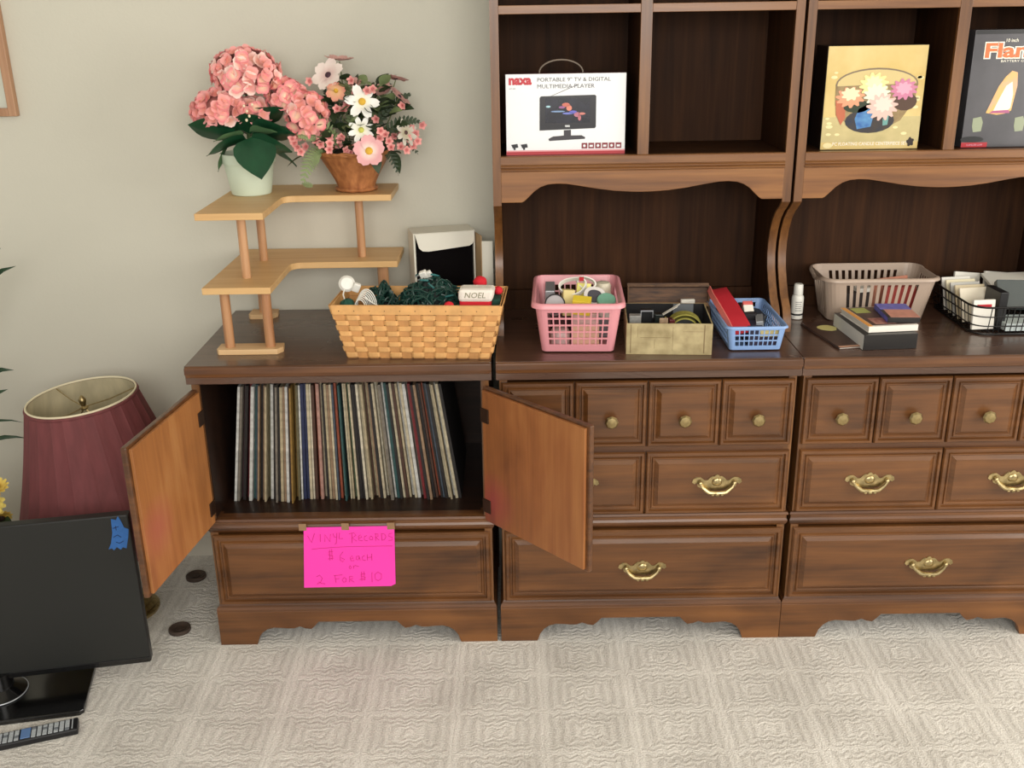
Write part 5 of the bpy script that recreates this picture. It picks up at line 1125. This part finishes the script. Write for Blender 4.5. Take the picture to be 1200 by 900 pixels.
MB().lathe([(0.017, 0.02), (0.018, 0.07), (0.015, 0.075)], 16, M=MS).build('socket', BRASS2, lp, smooth=40)

# ------------------------------------------------------------------ television and remote on the carpet
tvs = thing('television', 'black flat television on its stand with a scrap of blue tape', 'television', (-0.502, -0.224, 0.0), math.radians(10.6))
SCR = mat('matte_screen', (26, 27, 25), 0.55); GLB = mat('gloss_black', (10, 10, 11), 0.18, coat=0.5); BZ = mat('bezel_black', (22, 23, 24), 0.4)
MB().box(-0.375, 0.375, 0.0, 0.030, 0.058, 0.484).build('housing', BZ, tvs, bevel=0.004)
MB().box(-0.373, 0.373, -0.0012, 0.0, 0.076, 0.482).build('screen', SCR, tvs, bevel=0.0008)
MB().box(-0.373, 0.373, -0.0022, 0.0, 0.060, 0.0755).build('lower_bezel', GLB, tvs, bevel=0.001)
MB().box(-0.28, 0.28, 0.030, 0.055, 0.11, 0.40).build('rear_cover', BZ, tvs, bevel=0.012)
MB().prism([(-0.212, -0.112), (0.212, -0.112), (0.222, -0.102), (0.215, 0.085), (-0.215, 0.085), (-0.222, -0.102)], 'Z', 0.0004, 0.014).build('stand_base', GLB, tvs, bevel=0.003)
MB().lathe([(0.060, 0.014), (0.062, 0.018), (0.050, 0.024), (0.034, 0.034), (0.034, 0.075)], 30, (0, 0.012)).build('stand_neck', GLB, tvs, smooth=40)
MB().tube([(0.063 * math.cos(a), 0.012 + 0.063 * math.sin(a), 0.0165) for a in [2 * PI * k / 40 for k in range(40)]], 0.0016, 5, closed=True).build('neck_highlight', SILV, tvs)  # silvery highlight arc on the gloss neck, added as a ring
BT = mat('blue_painters_tape', (44, 104, 176), 0.6, var=0.15, vscale=60)
tp = MB().prism([(0.335, 0.478), (0.333, 0.440), (0.326, 0.412), (0.318, 0.396), (0.326, 0.398), (0.330, 0.392), (0.338, 0.400), (0.346, 0.392), (0.352, 0.398), (0.360, 0.394), (0.368, 0.424), (0.372, 0.446), (0.362, 0.452), (0.358, 0.468), (0.352, 0.484), (0.346, 0.474)], 'Y', -0.0022, -0.0014)
tp.build('tape', BT, tvs, label='scrap of blue tape on the screen corner')
for pts in (((0.336, 0.452), (0.350, 0.456)), ((0.343, 0.446), (0.343, 0.458)), ((0.334, 0.428), (0.344, 0.433), (0.352, 0.426)), ((0.338, 0.414), (0.346, 0.410), (0.356, 0.415))):
    MB().tube([(x, -0.0024, z) for x, z in pts], 0.0009, 4).build('pen_mark', mat('dark_blue_pen', (24, 44, 90), 0.6), tvs)
rm = thing('remote_control', 'long black remote with pale buttons in front of the television', 'remote', (-0.352, -0.376, 0.0004), math.radians(19))
MB().box(-0.102, 0.102, -0.024, 0.024, 0, 0.018).build('body', mat('remote_black', (24, 24, 27), 0.35), rm, bevel=0.004)
BTN = mat('remote_button', (176, 182, 186), 0.5); BTB = mat('remote_blue', (96, 128, 176), 0.5)
for i in range(14):
    for j in range(4):
        x = 0.078 - i * 0.0125; y = -0.016 + j * 0.0098
        if i in (7, 8): continue
        MB().box(x - 0.0048, x + 0.0048, y - 0.0040, y + 0.0040, 0.018, 0.0196).build('button', BTN if (i * 3 + j) % 7 else mat('remote_grey', (120, 126, 132), 0.5), rm)
MB().box(-0.026, -0.004, -0.019, 0.018, 0.018, 0.0200).build('blue_pad', BTB, rm, bevel=0.002)
MB().box(0.088, 0.0905, -0.018, 0.018, 0.018, 0.0190).build('power_bar', BTN, rm)

# caster cups on the carpet
for x, y, lb in ((-0.1739, 0.3603, 'dark brown caster cup on the carpet, the one nearer the wall'), (-0.1364, 0.0732, 'dark brown caster cup on the carpet, the one nearer the camera')):
    t = thing('caster_cup', lb, 'caster cup', (x, y, 0.0004)); CC = mat('caster_brown', (70, 56, 48), 0.5, var=0.2, vscale=60)
    MB().lathe([(0.030, 0), (0.031, 0.003), (0.030, 0.010), (0.027, 0.012), (0.022, 0.009), (0.018, 0.0065), (0, 0.006)], 28).build('cup', CC, t, smooth=35)
    MB().lathe([(0.010, 0.006), (0.010, 0.0085), (0.006, 0.0085)], 16).build('hub', CC, t, smooth=35)

# ------------------------------------------------------------------ picture frame, plant, sunflowers at the left edge
pf = thing('picture_frame', 'plain light wood picture frame hung on the wall, cut by the left photo edge', 'picture frame', (-0.5365, 0.509, 1.3785))
W_FR = wood('frame_wood', (196, 156, 124), (180, 138, 106), (158, 116, 86), 'Z', blotch=0.3, rough=0.5, coat=0.05)
FWd, FHt, FB = 0.52, 0.66, 0.022
for a in ((-FB, 0, 0, FHt), (-FWd, -FWd + FB, 0, FHt), (-FWd + FB, -FB, 0, FB), (-FWd + FB, -FB, FHt - FB, FHt)):
    MB().box(a[0], a[1], -0.022, 0.0, a[2], a[3]).build('frame_bar', W_FR, pf, bevel=0.002)
MB().box(-FWd + FB, -FB, -0.010, -0.004, FB, FHt - FB).build('mount', mat('pale_sage_mount', (206, 208, 194), 0.6), pf)
MB().box(-FWd + 0.10, -0.10, -0.011, -0.010, 0.10, FHt - 0.10).build('picture', mat('faded_picture', (168, 172, 156), 0.6, rgb2=(120, 132, 116), vscale=8), pf)

pt = thing('potted_palm', 'dark green palm with narrow leaves entering at the left photo edge', 'plant', (-0.92, 0.22, 0.0)); PO = Vector((-0.92, 0.22, 0.0))
MB().lathe([(0.090, 0.0004), (0.095, 0.01), (0.125, 0.23), (0.132, 0.235), (0.132, 0.26), (0.122, 0.26), (0.115, 0.22), (0, 0.22)], 36).build('pot', mat('terracotta_pot', (150, 92, 66), 0.7), pt, smooth=30)
MB().blob((0, 0, 0.222), 0.108, 0.108, 0.012, 16, 6).build('soil', mat('dark_moss', (0, 0, 0)), pt)
PL = mat('palm_leaf', (30, 62, 34), 0.45, var=0.35, vscale=30)
def blade(tip, arch, wd, bow=0.0):
    tip = Vector(tip) - PO; b = Vector((0, 0, 0.22)); mb = MB(); n = 12; pts = []
    for i in range(n + 1):
        t_ = i / n; pts.append(b.lerp(tip, t_) + Vector((0, 0, arch * 4 * t_ * (1 - t_))) )
    vs = []; fs = []
    for i, p in enumerate(pts):
        t_ = i / n; tg_ = (pts[min(i + 1, n)] - pts[max(i - 1, 0)]).normalized(); sd = tg_.cross(Vector((0.2, -1, 0.35))).normalized(); w_ = wd * (min(1, 0.15 + 1.6 * max(0, t_ - 0.35)) if t_ < 0.8 else (1 - t_) / 0.2 * 0.85 + 0.02)
        vs += [p - sd * w_ + Vector((0, 0.0, w_ * .3)), p, p + sd * w_ + Vector((0, 0, w_ * .3))]
    for i in range(n):
        for j in range(2): fs.append((i * 3 + j, i * 3 + j + 1, i * 3 + 4 + j, i * 3 + 3 + j))
    mb.add(vs, fs).build('leaf_blade', PL, pt, smooth=70, solid=0.0006)
for tip, ar, wd in (((-0.502, 0.20, 1.075), 0.10, 0.013), ((-0.497, 0.25, 1.015), 0.18, 0.014), ((-0.520, 0.20, 1.045), 0.16, 0.008), ((-0.540, 0.22, 0.735), 0.14, 0.015), ((-0.545, 0.18, 0.694), 0.09, 0.016), ((-0.562, 0.26, 0.565), 0.12, 0.005), ((-0.58, 0.30, 0.50), 0.10, 0.008),
                    ((-0.66, 0.0, 1.20), 0.10, 0.014), ((-0.85, 0.40, 1.35), 0.05, 0.014), ((-1.15, 0.10, 1.22), 0.12, 0.014), ((-1.30, 0.30, 0.95), 0.2, 0.014), ((-0.80, -0.10, 0.95), 0.2, 0.014), ((-1.1, -0.05, 0.8), 0.2, 0.014), ((-1.0, 0.42, 1.1), 0.1, 0.014), ((-0.75, 0.42, 0.85), 0.2, 0.014)):
    blade(tip, ar, wd)
sf = thing('sunflower_bunch', 'bunch of artificial sunflowers beside the maroon lampshade, cut by the left photo edge', 'flowers', (-0.630, 0.03, 0.0)); SO = Vector((-0.630, 0.03, 0.0))
MB().lathe([(0.045, 0.0004), (0.050, 0.01), (0.058, 0.10), (0.040, 0.20), (0.036, 0.24), (0.046, 0.26), (0.042, 0.26), (0.030, 0.23), (0, 0.22)], 28).build('vase', mat('green_vase', (70, 96, 80), 0.3), sf, smooth=40)
SY = two_tone('sunflower_yellow', (204, 160, 60), (236, 212, 110), 0.04); SC_ = mat('sunflower_eye', (44, 24, 16), 0.9, bump=0.5, bscale=300)
for p, d, r in (((-0.552, -0.015, 0.447), (0.5, -0.8, 0.1), 0.042), ((-0.535, 0.005, 0.485), (0.1, -0.3, 0.9), 0.034), ((-0.575, -0.03, 0.405), (0.1, -0.9, -0.2), 0.040), ((-0.60, -0.02, 0.48), (-0.2, -0.8, 0.5), 0.042), ((-0.655, -0.03, 0.46), (-0.5, -0.8, 0.3), 0.042), ((-0.62, 0.05, 0.52), (0, 0, 1), 0.04), ((-0.535, 0.0, 0.400), (0.6, -0.6, -0.4), 0.030)):
    p = Vector(p) - SO; o = part_copy(petals(13, r, r * 0.42, 0.15, 0.006).mesh('flower', SY, 60), 'flower', sf, facing(p, d, 0.2)); part_copy(petals(11, r * 0.85, r * 0.42, 0.35, 0.006).mesh('petal_ring', SY, 60), 'petal_ring', o, Matrix.Rotation(0.25, 4, 'Z'))
    MB().blob((0, 0, 0.004), r * 0.36, r * 0.36, r * 0.22, 12, 6).build('flower_centre', SC_, o, smooth=60)
    MB().tube([(0, 0, 0.22), tuple(Vector((p.x * 0.5, p.y * 0.5, 0.33))), tuple(p - Vector(d).normalized() * 0.004)], 0.0025, 5).build('stem', mat('stem_green', (0, 0, 0)), sf)
for p, d in (((-0.05, -0.02, 0.38), (-.5, -.5, .2)), ((0.08, -0.05, 0.36), (.6, -.6, 0)), ((0.03, -0.05, 0.34), (.1, -.8, .2)), ((0.07, -0.02, 0.395), (.9, -.3, .1))):
    part_copy(LM, 'leaf', sf, orient(p, d, 0.3) @ Matrix.Scale(1.2, 4))

# ------------------------------------------------------------------ groups of repeats
GR = {'chest_of_drawers': 'brown chests of drawers side by side', 'hutch': 'wooden hutches on the chests', 'pompom': 'red pompoms in the woven basket', 'caster_cup': 'caster cups left on the carpet',
      'plastic_basket': 'plastic baskets on the chest tops', 'craft_box': 'boxes low in the pink basket', 'yellow_pack': 'yellow packs in the pink basket', 'ribbon_roll': 'white ribbons on the pink basket',
      'jar': 'jars in the pink basket', 'pouch': 'dark pouches in the blue basket', 'card_box': 'small boxes at the front of the blue basket', 'small_pack': 'small packs in the tan box',
      'paper_slip': 'white paper slips in the tan box', 'flat_case': 'flat cases in the wire basket', 'string_lights': 'green string lights in the woven basket', 'paperback': 'books and pamphlets in baskets and stack'}
for o in list(SC.objects):
    if o.parent is None and o.get('category') and not o.get('group'):
        b_ = o.name.split('.')[0]
        if b_ in GR: o['group'] = GR[b_]
